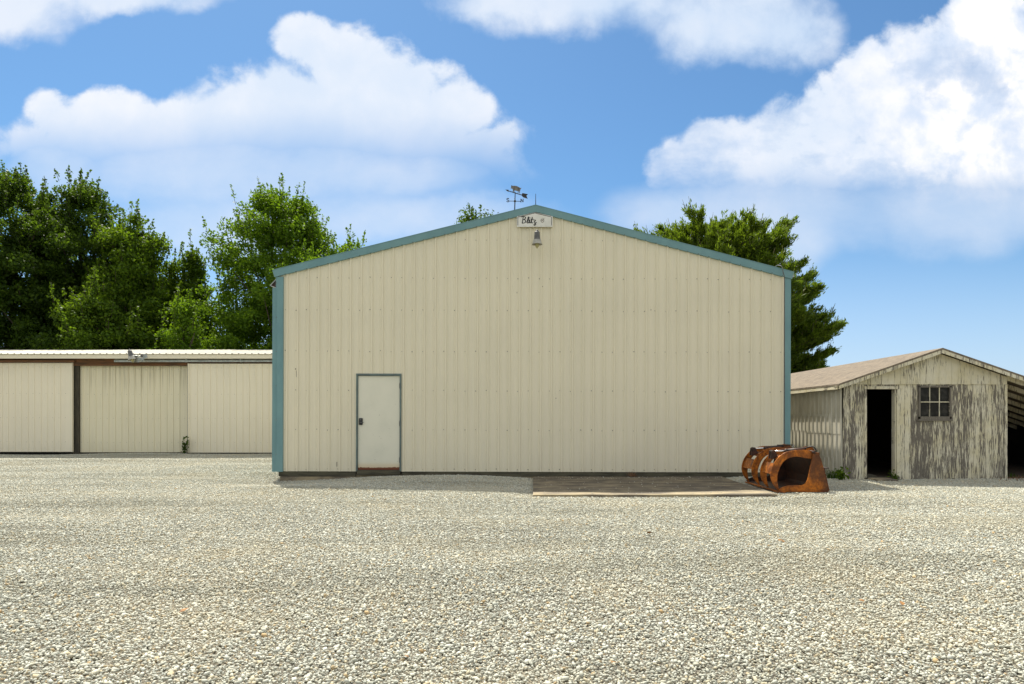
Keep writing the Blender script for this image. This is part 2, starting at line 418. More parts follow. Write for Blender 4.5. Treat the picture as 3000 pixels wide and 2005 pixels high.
# ------------------------------------------------------------------ metal barn
WD=14.8
barn=empty('metal_barn',(0,WD,0),'tall cream ribbed steel barn with blue green trim and a low pitched gable','barn',rz=.007,ry=.003)
ZB=.13; AX=.015; AZ=5.74; SL=.2535                      # wall foot, apex x, apex height of cladding, roof slope
def gz_(x): return AZ-abs(x-AX)*SL+.06
XL,XR=-5.58,5.557
ribs=[]; c=-5.35
while c-.2286>XL+.03: c-=.2286
while c<XR-.03: ribs.append(c); c+=.2286
DX0,DX1,DZ0,DZ1=-3.855,-2.878,.155,2.247
def sheet_profile(x0,x1,ribs,depth=.019,extra=()):
    pr=[(x0,0)]
    for c in ribs:
        pr+=[(c-.026,0),(c-.013,-depth*1.3),(c+.013,-depth*1.3),(c+.026,0)]
        for mth in (.0762,.1524):
            pr+=[(c+mth-.017,0),(c+mth-.009,-.0035),(c+mth+.009,-.0035),(c+mth+.017,0)]
    pr=[p for p in pr if x0<=p[0]<=x1]+[(x1,0)]
    pr.sort(key=lambda p:p[0])
    out=[]
    def yy(x):
        for a,b in zip(pr,pr[1:]):
            if a[0]<=x<=b[0]: return a[1]+(b[1]-a[1])*((x-a[0])/max(b[0]-a[0],1e-9))
        return 0
    ex=[(e,yy(e)) for e in extra]
    return sorted(pr+ex,key=lambda p:p[0])
def strip_wall(mb,prof,zlo,zhi,m=0):
    for a,b in zip(prof,prof[1:]):
        if b[0]-a[0]<1e-6: continue
        mx=(a[0]+b[0])/2; z0=zlo(mx)
        mb.add([(a[0],a[1],z0),(b[0],b[1],z0),(b[0],b[1],zhi(b[0])),(a[0],a[1],zhi(a[0]))],[(0,1,2,3)],m)
w=MB()
prof=sheet_profile(XL,XR,ribs,extra=(DX0,DX1,AX))
strip_wall(w,prof,lambda x: DZ1 if DX0<x<DX1 else ZB,gz_)
rows=[1376,1261,1146,1031,911,816,704]
def zrow(y): return H+(CY-y)/135.14
for r in rows:
    z=zrow(r)
    for c in ribs:
        x=c-.042+random.uniform(-.004,.004)
        if z>gz_(x)-.18 or (DX0-.02<x<DX1+.02 and z<DZ1+.03): continue
        if r==704 and abs(x)>2.2: continue
        s=random.choice((.004,.005,.006,.0075)); zz=z+random.uniform(-.012,.012)
        w.lathe([(0,-.009),(s*1.1,-.008),(s*1.7,0)],(x,0,zz),axis=(0,1,0),n=6,m=1)
for (px,py,l,wd) in ((867,1084,.03,.016),(869,1098,.14,.007),(988,1362,.10,.014),(1513,858,.03,.012),(1906,907,.02,.015),(1628,1167,.02,.012),(1588,840,.02,.01)):
    p=P(px,py,WD); w.box(p.x-wd/2,p.x+wd/2,-.0035,-.001,p.z-l/2,p.z+l/2,2)
w.build('wall',[M_wall,M_screw,M_rustmark],barn).location=(0,0,0)
BL=19
sw=MB()
for sx,x in ((-1,XL),(1,XR)):
    pr=[]; y=.02
    while y<BL:
        pr+=[(y,0),(y+.17,0),(y+.19,.019),(y+.21,.019)]; y+=.2286
    for a,b in zip(pr,pr[1:]):
        zt=gz_(x)
        sw.add([(x+sx*a[1],a[0],ZB),(x+sx*b[1],b[0],ZB),(x+sx*b[1],b[0],zt),(x+sx*a[1],a[0],zt)],[(0,1,2,3) if sx>0 else (3,2,1,0)])
sw.add([(XL,BL,ZB),(XR,BL,ZB),(XR,BL,gz_(XR)),(AX,BL,gz_(AX)),(XL,BL,gz_(XL))],[(4,3,2,1,0)])
sw.build('side_wall',M_wall,barn)
# roof slabs
for s in (-1,1):
    e=5.64 if s>0 else 5.645
    rf=MB(); x1=AX+s*.0; xe=s*e
    rf.prism([(AX,AZ+.07),(xe,AZ+.07-abs(xe-AX)*SL),(xe,AZ+.11-abs(xe-AX)*SL),(AX,AZ+.11)],.02,BL+.1)
    y=.3
    while y<BL:
        rf.prism([(AX+s*.02,AZ+.111-.02*SL),(xe,AZ+.111-abs(xe-AX)*SL),(xe,AZ+.129-abs(xe-AX)*SL),(AX+s*.02,AZ+.129-.02*SL)],y,y+.03); y+=.2286
    rf.build('roof',M_roofmetal,barn)
# rake trim, apex top 5.90
TZ=5.903
for s in (-1,1):
    e=5.656 if s<0 else 5.62
    tzt=TZ-(e)*SL
    tr=MB(); cut=.045
    tr.prism([(AX,TZ),(s*e,tzt),(s*(e-cut),tzt-.150),(AX,TZ-.154)],-.055,.012)
    tr.prism([(AX,TZ+.004),(s*e,tzt+.004),(s*e,tzt-.008),(AX,TZ-.008)],-.06,.22)
    for c in ribs:
        if s*(c-AX)<.05: continue
        z=TZ-abs(c-.03-AX)*SL-.15
        tr.lathe([(0,-.012),(.006,-.010),(.009,0)],(c-.03,-.055,z),axis=(0,1,0),n=6,m=1)
    # lap joints of the trim lengths
    for xj in (1.75,3.6):
        zj=TZ-xj*SL; tr.prism([(s*xj,zj),(s*(xj+.012),zj-.003),(s*(xj+.012),zj-.160),(s*xj,zj-.157)],-.058,-.054)
    tr.build('rake_trim',[M_blue,M_rustmark],barn)
for x0,x1,ztop in ((-5.583,-5.428,4.33),(5.428,5.557,4.36)):
    t_=MB().box(x0,x1,-.032,.10,ZB-.01,ztop)
    if x0<0: t_.box(x0-.002,x0+.012,-.036,-.030,ZB-.01,ztop); t_.box(x1-.012,x1+.002,-.036,-.0,ZB-.01,ztop)
    else: t_.box(x0-.012,x0+.002,-.024,.0,ZB-.01,ztop)
    for k in range(6): t_.lathe([(0,-.01),(.007,-.008),(.009,0)],(x0+(.01 if x0<0 else -.006),-.036,.5+.82*k*.9),axis=(0,1,0),n=6,m=1)
    t_.build('corner_trim',[M_blue,M_screw],barn)
sd=MB().box(-5.664,-5.588,-.02,3.6,ZB-.01,4.095); sd.build('side_door',M_blue,barn)
tc=MB()
tc.prism([(-5.588,4.285),(-5.715,4.145),(-5.70,4.14),(-5.60,4.25),(-5.588,4.25)],-.03,3.7)
tc.prism([(-5.715,4.145),(-5.588,4.10),(-5.588,4.088),(-5.72,4.135)],-.03,3.7)
tc.prism([(-5.588,4.25),(-5.69,4.14),(-5.588,4.105)],-.005,3.69,1)
tc.build('track_cover',[M_galv,M_rustdark_shade],barn)
# skirt board and footing
sk=MB().box(-5.53,DX0-.01,.006,.05,.02,ZB+.01).box(DX1+.01,5.54,.006,.05,.02,ZB+.01); sk.build('skirt_board',M_skirt,barn)
ft=MB().box(-5.50,5.52,.05,.3,-.3,.06); ft.box(-5.50,DX0-.02,.012,.05,-.3,.015); ft.box(DX1+.02,5.52,.012,.05,-.3,.015)
ft.build('footing',M_concrete,barn)
# door
df=MB()
df.box(DX0,DX0+.036,-.026,.05,.13,DZ1-.045).box(DX1-.036,DX1,-.026,.05,.13,DZ1-.045).box(DX0,DX1,-.030,.05,DZ1-.045,DZ1)
df.build('door_frame',simple('grey_blue_frame',(.13,.18,.165),(.09,.12,.115),5,.5),barn,bevel=.003)
MB().box(DX0+.02,DX1-.02,-.035,.12,.06,.155).build('door_sill',M_skirt,barn,bevel=.006)
dr=MB().box(-3.815,-2.918,.004,.048,.165,2.196)
door=dr.build('door',M_doorw,barn,bevel=.003)
lk=MB().box(-3.795,-3.712,-.03,.004,1.135,1.285); lockb=lk.build('lock',M_black,door,bevel=.018)
lv=MB().tube([(-3.752,-.03,1.19),(-3.752,-.075,1.19),(-3.68,-.075,1.19)],.009,8); lv.build('handle',M_lampgrey,door)
kp=MB().lathe([(0,-.004),(.014,-.003),(.016,0)],(-3.753,-.031,1.255),axis=(0,1,0),n=14); kp.build('keyhole',M_lampgrey,door)
for y in (1132,1242,1349):
    p=P(1172,y,WD); hb=MB().tube([(-2.912,-.012,p.z-.055),(-2.912,-.012,p.z+.055)],.011,8); hb.build('hinge',M_black,door)

# ------------------------------------------------------------------ gable sign
SY=-.035
def q4(zx,zy,D=WD): return P(1450+zx/6.535,520+zy/6.535,D)
sign=empty('sign_board',(.01,WD-.03,5.43),'white house shaped sign with black script lettering under the barn gable peak','sign')
def sg(mb): # to sign local
    o=(.01,WD-.03,5.43); mb.v=[(v[0]-o[0],v[1]-o[1],v[2]-o[2]) for v in mb.v]; return mb
def poly4(pp,D): return [((q4(a,b,D).x),q4(a,b,D).z) for a,b in pp]
D0=WD-.048
sg(MB().prism(poly4([(420,955),(1105,955),(1105,752),(765,678),(420,755)],D0),D0-.022,D0-.002)).build('board',M_white,sign,bevel=.003)
bd=MB()
for a,b in (((440,925),(440,765)),((440,765),(765,690)),((765,690),(1082,765)),((1082,765),(1082,925))):
    pa,pb=q4(*a,D0),q4(*b,D0); d=(pb-pa).normalized(); n_=Vector((-d.z,0,d.x))*.0055
    bd.prism([((pa+n_).x,(pa+n_).z),((pb+n_).x,(pb+n_).z),((pb-n_).x,(pb-n_).z),((pa-n_).x,(pa-n_).z)],D0-.0245,D0-.021)
sg(bd).build('border_line',M_black,sign)
def catmull(pts,k=6):
    out=[]; n=len(pts)
    for i in range(n-1):
        p0=pts[max(i-1,0)];p1=pts[i];p2=pts[i+1];p3=pts[min(i+2,n-1)]
        for j in range(k):
            t=j/k
            out.append(tuple(.5*((2*b)+(-a+c)*t+(2*a-5*b+4*c-d)*t*t+(-a+3*b-3*c+d)*t**3) for a,b,c,d in zip(p0,p1,p2,p3)))
    out.append(pts[-1]); return out
def stroke(mb,pts,w,y0,y1,curve=True):
    pts=catmull(pts) if curve else pts
    n=len(pts); L_=[];R_=[]
    for i,p in enumerate(pts):
        a=pts[max(i-1,0)];b=pts[min(i+1,n-1)]; dx,dz=b[0]-a[0],b[1]-a[1]; l=math.hypot(dx,dz) or 1
        ww=w*(.75+.35*abs(dz)/l); L_.append((p[0]-dz/l*ww/2,p[1]+dx/l*ww/2)); R_.append((p[0]+dz/l*ww/2,p[1]-dx/l*ww/2))
    for i in range(n-1):
        mb.prism([L_[i],L_[i+1],R_[i+1],R_[i]],y0,y1)
letters={'B':[[(0.0,.40),(.08,.435),(.20,.435),(.275,.37),(.22,.27),(.12,.235)],[(.13,.235),(.25,.21),(.285,.12),(.22,.03),(.04,.005)],[(.13,.42),(.10,.25),(.06,.01)]],
 'l':[[(.33,.05),(.42,.15),(.50,.33),(.485,.41),(.44,.36),(.39,.12),(.415,.015),(.47,.04)]],
 'i':[[(.47,.04),(.555,.24),(.53,.06),(.56,.015),(.62,.06)],[(.583,.335),(.59,.36)]],
 't':[[(.62,.06),(.72,.40),(.66,.08),(.69,.015),(.75,.05)],[(.62,.255),(.80,.262)]],
 'z':[[(.79,.19),(.85,.215),(.92,.20),(.86,.12),(.82,.08),(.90,.04),(.93,-.06),(.87,-.14),(.82,-.09),(.90,.0),(1.0,.06)]]}
org=q4(505,886,D0); sc=.333
for ch,sts in letters.items():
    mb=MB()
    for st in sts:
        stroke(mb,[(org.x+a*sc,org.z+b*sc) for a,b in st],.0165,D0-.026,D0-.021)
    sg(mb).build('letter',M_black,sign)
em=MB(); ec=q4(908,832,D0); R=.033
stroke(em,[(ec.x+R*math.cos(a*math.pi/8),ec.z+R*math.sin(a*math.pi/8)-(.008 if 10<a<14 else 0)) for a in range(17)],.007,D0-.0255,D0-.021)
stroke(em,[(ec.x-.018,ec.z-.006),(ec.x-.006,ec.z+.008),(ec.x+.004,ec.z-.006),(ec.x+.016,ec.z+.008)],.008,D0-.0255,D0-.021)
stroke(em,[(ec.x+.020,ec.z+.022),(ec.x+.036,ec.z+.042)],.008,D0-.0255,D0-.021,False)
sg(em).build('emblem',M_rustmark,sign)

# ------------------------------------------------------------------ yard lamps
def yard_lamp(loc,axis,label,s=1.0,arm=True):
    r=empty('yard_lamp',loc,label,'lamp','bell shaped yard lamps'); ax=Vector(axis).normalized()
    b=lambda prof,nm,mt: MB().lathe([(a*s,h*s) for a,h in prof],(0,0,0),axis=ax,n=28).build(nm,mt,r,smooth=True)
    b([(0,.30),(.024,.298),(.031,.285),(.031,.262),(.05,.258),(.05,.245)],'photo_cell',M_lampgrey)
    hs=b([(0,.252),(.055,.250),(.068,.235),(.074,.15),(.080,.06),(.092,.045),(.092,.03)],'housing',M_lampgrey)
    b([(.060,.052),(.088,.045),(.104,.02),(.112,-.03),(.135,-.075),(.138,-.082),(.132,-.082),(.105,-.035),(.07,.02)],'reflector',M_lampwhite)
    b([(.0,.02),(.052,.0),(.056,-.06),(.050,-.12),(.03,-.155),(.018,-.165),(.018,-.18),(.0,-.185)],'globe',M_globe)
    return r
l1=P(1573.5,707.5,14.42)
y1=yard_lamp(l1,(0,0,1),'grey and white bell yard lamp on the barn gable below the sign',s=.82)
MB().tube([(0,.055,.10),(0,.25,.12),(0,.41,.08)],.015,8).box(-.03,.03,.36,.40,.03,.14).build('arm',M_galv,y1)

# ------------------------------------------------------------------ weather vane, lightning rod, cable
VD=15.05
vb=P(1508,622,VD); vane=empty('weather_vane',vb,'black iron weather vane with a pig and arrow on the barn roof','weather vane')
def vl(mb): mb.v=[(v[0]-vb.x,v[1]-vb.y,v[2]-vb.z) for v in mb.v]; return mb
def q4v(a,b,D=VD): p=q4(a,b,D); return p
pole=MB(); pt=q4v(388,285); p0=q4v(376,690); pj=q4v(383,457)
pole.tube([(p0.x,VD,p0.z),(pj.x,VD,pj.z),(pt.x,VD,pt.z)],[.013,.011,.009],8)
pole.lathe([(0,-.028),(.02,-.02),(.028,0),(.02,.02),(0,.028)],(pj.x,VD,pj.z),n=12)
vl(pole).build('pole',M_black,vane)
cb=MB(); a=q4v(265,454);b=q4v(495,460); cb.tube([(a.x,VD,a.z),(b.x,VD,b.z)],.007,8); cb.tube([(pj.x,VD-.2,pj.z),(pj.x,VD+.2,pj.z)],.007,8)
vl(cb).build('cross_bar',M_black,vane)
def lett(strokes,w):
    mb=MB()
    for st,cu in strokes:
        stroke(mb,[(q4v(a,b).x,q4v(a,b).z) for a,b in st],w,VD-.006,VD+.006,cu)
    return vl(mb)
lett([([(268,420),(258,405),(238,405),(228,420),(240,435),(260,445),(268,458),(255,470),(235,468),(226,455)],True)],.016).build('letter',M_black,vane)
lett([([(498,475),(498,415)],False),([(500,418),(538,474)],False),([(540,475),(540,418)],False),([(488,417),(504,417)],False),([(488,475),(508,475)],False),([(530,418),(550,418)],False)],.014).build('letter',M_black,vane)
ar=MB(); a=q4v(225,250);b=q4v(530,345); ar.tube([(a.x,VD,a.z),(b.x,VD,b.z)],.010,8)
ar.prism([(q4v(*p).x,q4v(*p).z) for p in ((198,236),(262,240),(250,258),(262,282))],VD-.006,VD+.006)
ar.prism([(q4v(*p).x,q4v(*p).z) for p in ((515,318),(530,303),(632,324),(603,352),(626,410),(545,385),(515,355))],VD-.006,VD+.006)
vl(ar).build('arrow',M_black,vane)
pg=MB(); pg.prism([(q4v(*p).x,q4v(*p).z) for p in ((312,156),(326,156),(332,164),(370,163),(410,168),(450,183),(482,206),(496,207),(506,198),(508,206),(499,216),(490,220),(489,240),(478,262),(478,306),(466,307),(464,272),(456,262),(449,272),(450,302),(438,302),(438,264),(410,256),(376,248),(373,266),(376,282),(360,282),(360,262),(352,272),(350,278),(338,276),(346,252),(345,240),(330,215),(318,215),(303,212),(302,203),(312,192),(308,172))],VD-.014,VD+.014)
vl(pg).build('pig',M_vane,vane,bevel=.004)
lr=P(1569.4,606,WD+.12)
o=MB().tube([(0,0,-.05),(0,0,.27)],[.010,.005],8).lathe([(0,.29),(.004,.28),(.006,.265)],(0,0,0),n=8).lathe([(.035,-.02),(.03,.0),(.012,.015)],(0,0,0),n=10).build('lightning_rod',M_black)
o.location=lr; tag(o,'short thin lightning rod standing on the barn roof peak','lightning rod')
cbp=[(5.30,.35,4.62),(5.30,.10,4.625),(5.33,-.03,4.58),(5.345,-.066,4.52),(5.36,-.068,4.42),(5.385,-.06,4.36),(5.398,-.038,4.28),(5.402,-.03,3.2),(5.402,-.03,1.6),(5.404,-.03,.15),(5.404,-.02,.02)]
o=MB().tube([(a,b+WD-.04,c) for a,b,c in cbp],.009,7).build('ground_cable',M_lampgrey,origin=(5.4,WD-.07,0)); tag(o,'dark cable looped over the blue roof trim and down the right barn corner','cable')

# ------------------------------------------------------------------ long low shed at the left
SD=24.0
shed=empty('storage_shed',(-14,SD,0),'long low white steel shed with three large panel doors beside the barn','shed')
def sl(mb): mb.v=[(v[0]+14,v[1]-SD,v[2]) for v in mb.v]; return mb
def q2(zx,zy,D=SD): return P(zx*.3495,950+zy*.3495,D)
SX0,SX1=-26.0,-6.0
# roof: ribbed sheet rising to a ridge, then falling
er=P(100,1037.4,23.65); rg=P(100,1026.0,29.6)
rf=MB(); y0,y1=23.65,29.6; z0,z1=er.z,rg.z
xx=SX0-.2
prof=[]
while xx<SX1+.2:
    prof+=[(xx,0),(xx+.15,0),(xx+.175,.022),(xx+.20,.022)]; xx+=.2286
for a,b in zip(prof,prof[1:]):
    rf.add([(a[0],y0,z0+a[1]),(b[0],y0,z0+b[1]),(b[0],y1,z1+b[1]),(a[0],y1,z1+a[1])],[(0,1,2,3)])
    rf.add([(a[0],y1,z1+a[1]),(b[0],y1,z1+b[1]),(b[0],36,z0+b[1]),(a[0],36,z0+a[1])],[(0,1,2,3)])
sl(rf).build('roof',M_roofmetal,shed)
fz1=er.z-.004; fz0=P(0,1050.6,23.68).z
sl(MB().box(SX0,SX1,23.70,23.74,fz0,fz1).box(SX0,SX1,23.74,24.3,fz0+.02,fz0+.035)).build('fascia',M_door_panel,shed)
bz1=fz0+.02; bz0=P(0,1070,23.98).z
sl(MB().box(SX0,SX1,24.02,24.10,bz0-.02,bz1).box(SX0,SX1,23.99,24.02,bz0+.08,bz0+.2)).build('header_beam',M_beam,shed)
def panel(name,px0,px1,py0,py1,D,mt,ph=0,thick=.05,dark=0):
    a=P(px0,py0,D); b=P(px1,py1,D); x0,x1,zt,zb=a.x,b.x,a.z,b.z
    mb=MB(); rb=[]; c=x0+ph
    while c<x1: rb.append(c); c+=.2286
    pr=sheet_profile(x0,x1,[r for r in rb if r>x0+.04 and r<x1-.2],.016)
    pr=[(p[0],D+p[1]) for p in pr]
    strip_wall(mb,pr,lambda x:zb,lambda x:zt)
    mb.box(x0,x1,D+.002,D+thick,zb,zt)
    mb.box(x0-.004,x0+.03,D-.02,D+thick+.002,zb-.004,zt+.004); mb.box(x1-.03,x1+.004,D-.02,D+thick+.002,zb-.004,zt+.004)
    for z in (zb+.35,zb+1.2,zb+2.05,zt-.15):
        for r in rb:
            if r<x0+.05 or r>x1-.05: continue
            mb.lathe([(0,-.008),(.005,-.007),(.008,0)],(r-.045,D,z),axis=(0,1,0),n=6,m=1)
    return sl(mb).build(name,[mt,M_screw],shed)
panel('sliding_door',-270,212.5,1063.6,1324.3,23.98,M_door_panel,.1)
panel('sliding_door',551,830,1066,1326.6,23.93,M_door_panel,.08)
pd=panel('door_panel',232.6,553,1071,1325.6,24.18,M_door_mid,.12)
e_=P(551,0,23.93).x; sl(MB().box(e_-.035,e_-.005,23.95,24.15,P(0,1329,23.95).z,P(0,1066,23.95).z)).build('door_edge',M_dark,shed)
a=q2(612,345,24.12); b=q2(664,1095,24.12)
sl(MB().box(a.x,b.x,24.10,24.26,-.15,a.z+.05)).build('post',M_post,shed,bevel=.008)
tz=P(0,1058.5,23.9).z; ta=P(335.5,0,23.9).x
tk=MB().box(ta,SX1,23.86,23.95,tz-.035,tz+.035).box(ta,SX1,23.90,23.96,tz+.06,tz+.10)
x_=ta+.6
while x_<SX1: tk.box(x_,x_+.05,23.85,23.99,tz-.045,tz+.11); x_+=1.9
sl(tk).build('door_track',M_galv,shed,bevel=.006)
tl=MB().box(SX0,ta-1.4,23.86,23.95,tz-.035,tz+.03); sl(tl).build('door_track',M_beam,shed)
wl=MB().box(SX0,SX1,24.32,24.36,.0,bz0+.3).box(SX0,SX1,24.25,24.32,-.1,.09); wl.box(SX0,SX0+.1,24.36,35.9,0,z0-.05).box(SX1-.1,SX1,24.36,35.9,0,z0-.05)
sl(wl).build('back_wall',M_dark,shed)
# yard lamp on the eave
def q4b(a,b,D): return P(320+a/14.66,1000+b/14.66,D)
lp=q4b(960,700,23.35)
y2=yard_lamp(lp,(-.30,0,1),'tilted weathered yard lamp on a bent bracket under the low shed eave',s=.98)
br=MB(); DB=23.45
def lb(pts): return [(q4b(a,b,DB).x-lp.x,q4b(a,b,DB).z-lp.z) for a,b in pts]
br.prism(lb([(1085,700),(1440,705),(1450,560),(1600,560),(1640,730),(1560,715),(1420,845),(1350,800),(1290,905),(1100,910),(1060,860),(1140,780)]),DB-lp.y,DB-lp.y+.02)
br.prism(lb([(1090,570),(1220,600),(1240,690),(1090,690)]),DB-lp.y-.03,DB-lp.y+.03,1)
br.prism(lb([(1380,560),(1445,560),(1445,700),(1380,700)]),DB-lp.y-.04,DB-lp.y-.005,1)
br.tube([(.05,0,.06),(.22,.12,.05),(.3,.36,.05)],.02,8)
br.build('bracket',[M_galv,M_lampgrey],y2,bevel=.003)

# ------------------------------------------------------------------ leaf clouds (numpy)
def leaf_mesh(name,pos,size,rng,mat,parent,aspect=.6,up=.35,dirs=None,origin=(0,0,0)):
    n=len(pos); a=rng.normal(size=(n,3)) if dirs is None else dirs+rng.normal(size=(n,3))*.35
    a/=np.linalg.norm(a,axis=1)[:,None]
    b=rng.normal(size=(n,3)); b[:,2]*=(1-up); b-=(b*a).sum(1)[:,None]*a; b/=np.linalg.norm(b,axis=1)[:,None]
    s=size*rng.uniform(.65,1.3,size=n)[:,None]
    pos=pos-np.array(origin)
    v=np.stack([pos-a*s*.5,pos+b*s*aspect*.5+a*s*.05,pos+a*s*.5,pos-b*s*aspect*.5+a*s*.05],1).reshape(-1,3)
    me=bpy.data.meshes.new(name); me.vertices.add(n*4); me.vertices.foreach_set('co',v.reshape(-1).astype(np.float32))
    quads(me,np.arange(n*4).reshape(-1,4)); me.materials.append(mat)
    o=bpy.data.objects.new(name,me); COL.objects.link(o)
    if parent: o.parent=parent
    return o
def broad_tree(name,label,px,D,top_y,env,seed,mat,nclus=230,per=190,leaf=.15,shoots=90,low=1.0,csz=(.35,.75),shl=1.0,cat='tree',group='trees behind the buildings'):
    """env: list of (height fraction, radius m)"""
    rng=np.random.default_rng(seed); base=P(px,CY,D); x0,y0=base.x,D; top=H+(CY-top_y)*D/F
    root=empty(name,(x0,y0,0),label,cat,group)
    hs=np.array([e[0] for e in env])*(top-low)+low; rs=np.array([e[1] for e in env])
    lob=rng.uniform(0,6.28,6)
    cl=[]; ctr=[]
    hh=np.linspace(low,top,200); wgt=np.interp(hh,hs,rs)+.25
    while len(cl)<nclus:
        h=rng.choice(hh,p=wgt/wgt.sum()); th=rng.uniform(0,2*math.pi)
        R=np.interp(h,hs,rs)*(1+.16*math.sin(2*th+lob[0]+h*.6)+.14*math.sin(3*th+lob[1]-h*.9)+.08*math.sin(5*th+lob[2]+h*1.7))
        r=R*rng.uniform(0,1)**.42; r=max(r-.25,0)
        cl.append((r*math.cos(th),r*math.sin(th),h,rng.uniform(*csz),r/max(R,.1)))
    cl=np.array(cl); pos=[]
    for c in cl:
        n=int(per*(c[3]/.55)**2*rng.uniform(.7,1.2)); d=rng.normal(size=(n,3)); d/=np.linalg.norm(d,axis=1)[:,None]
        rad=c[3]*rng.uniform(0,1,size=n)[:,None]**.45
        p=d*rad*np.array([1,1,.75])+c[:3]; p[:,2]-= .12*(p[:,0]**2+p[:,1]**2)**.5*0
        pos.append(p)
    # upright leafy shoots that break the outline
    order=np.argsort(-(cl[:,2]+cl[:,4]*2+rng.uniform(0,2.5,len(cl))))[:shoots]
    twig=MB()
    for k in order:
        c=cl[k]; L_=rng.uniform(.45,1.05)*shl; n=int(26*L_/.8); lean=np.array([c[0],c[1],0]); lean=lean/max(np.linalg.norm(lean),.3)*rng.uniform(.05,.4)
        st=c[:3]+rng.normal(size=3)*c[3]*.45+np.array([0,0,c[3]*.35]); d=np.array([0,0,1])+lean; tt=rng.uniform(0,1,n)**.8
        p=st+d*(tt*L_)[:,None]+rng.normal(size=(n,3))*(.10*(1.15-tt))[:,None]
        pos.append(p); twig.tube([st,st+d*L_],[.012,.004],4)
    pos=np.concatenate(pos)
    keep=pos[:,2]>low*.6
    leaf_mesh('crown',pos[keep],leaf,rng,mat,root)
    tk=MB(); hgt=top*.86
    trunk=[(.12*math.sin(k*1.3+seed),.12*math.cos(k*1.1+seed),hgt*k/7) for k in range(8)]
    tk.tube(trunk,[.30*(1-k/7.6)+.02 for k in range(8)],10)
    for k in rng.choice(len(cl),38,replace=False):
        c=cl[k]; h0=max(.9,c[2]-.9*math.hypot(c[0],c[1])-.3); 
        f=min(h0/hgt,.98)*7; i=int(f); a=Vector(trunk[i]).lerp(Vector(trunk[min(i+1,7)]),f-i)
        e=Vector(c[:3]); m=a.lerp(e,.5)+Vector((0,0,-.15*(e-a).length*.3)); tk.tube([a,m,e],[.085*(1-f/9),.045,.012],6)
    b=len(tk.v); tk.v+=twig.v; tk.f+=[[i+b for i in f] for f in twig.f]; tk.m+=twig.m
    tk.build('trunk',M_bark,root,smooth=True)
    return root
egg=lambda r:[(0,.75*r),(.15,.95*r),(.4,1.0*r),(.62,.86*r),(.8,.62*r),(.92,.36*r),(1,.08*r)]
cone=lambda r:[(0,.9*r),(.2,1.0*r),(.45,.82*r),(.7,.5*r),(.88,.25*r),(1,.03*r)]
T=broad_tree
T('leafy_tree','tallest dense dark leafy tree at the left edge behind the low shed',35,34,528,[(0,4.4),(.2,4.8),(.45,4.7),(.7,4.0),(.86,2.9),(.95,1.9),(1,.8)],1,M_leaf3,560,230,.155,190)
T('leafy_tree','tall dark tree with a ragged twin top second from the left edge',240,35,552,[(0,4.0),(.2,4.4),(.45,4.2),(.68,3.3),(.84,2.3),(.94,1.5),(1,.7)],2,M_leaf3,520,230,.155,180)
T('leafy_tree','green tree with sloping right shoulder above the middle shed door',392,33.6,640,[(0,3.0),(.2,3.2),(.5,2.9),(.72,2.2),(.88,1.5),(1,.6)],3,M_leaf,420,220,.15,140)
T('leafy_tree','low tree full of bright leaves before the dark trees left of the shed lamp',290,30.8,850,[(0,2.0),(.3,2.2),(.6,1.8),(.85,1.1),(1,.4)],8,M_leaf,170,210,.14,50)
T('slender_tree','small slender pointed tree between the dark tree mass and the round tree',566,35.5,752,[(0,1.9),(.3,1.9),(.55,1.4),(.75,.9),(.9,.5),(1,.15)],4,M_leaf,200,180,.14,70)
T('leafy_shrub','bright yellow green shrub showing low between the trees above the shed roof',545,31.0,900,[(0,1.6),(.3,1.7),(.6,1.4),(.85,.8),(1,.3)],9,M_leaf2,110,200,.13,36,cat='shrub')
T('round_tree','round bright green tree beside the left corner of the barn',828,35.0,592,[(0,3.2),(.15,3.6),(.4,3.9),(.58,3.8),(.77,3.2),(.88,2.4),(1,1.2)],5,M_leaf2,640,215,.145,210,shl=.85)
T('leafy_tree','small tree tip showing above the left roof slope right of the round tree',1025,38.0,706,[(0,1.8),(.5,2.0),(.8,1.5),(1,.5)],6,M_leaf2,110,190,.15,36,low=5)
T('leafy_tree','dark twig tips of a tree showing over the barn roof left of the weather vane',1432,40.0,634,[(0,1.8),(.5,2.2),(.85,2.2),(1,2.0)],7,M_leaf3,110,110,.15,110,low=7,shl=.9)

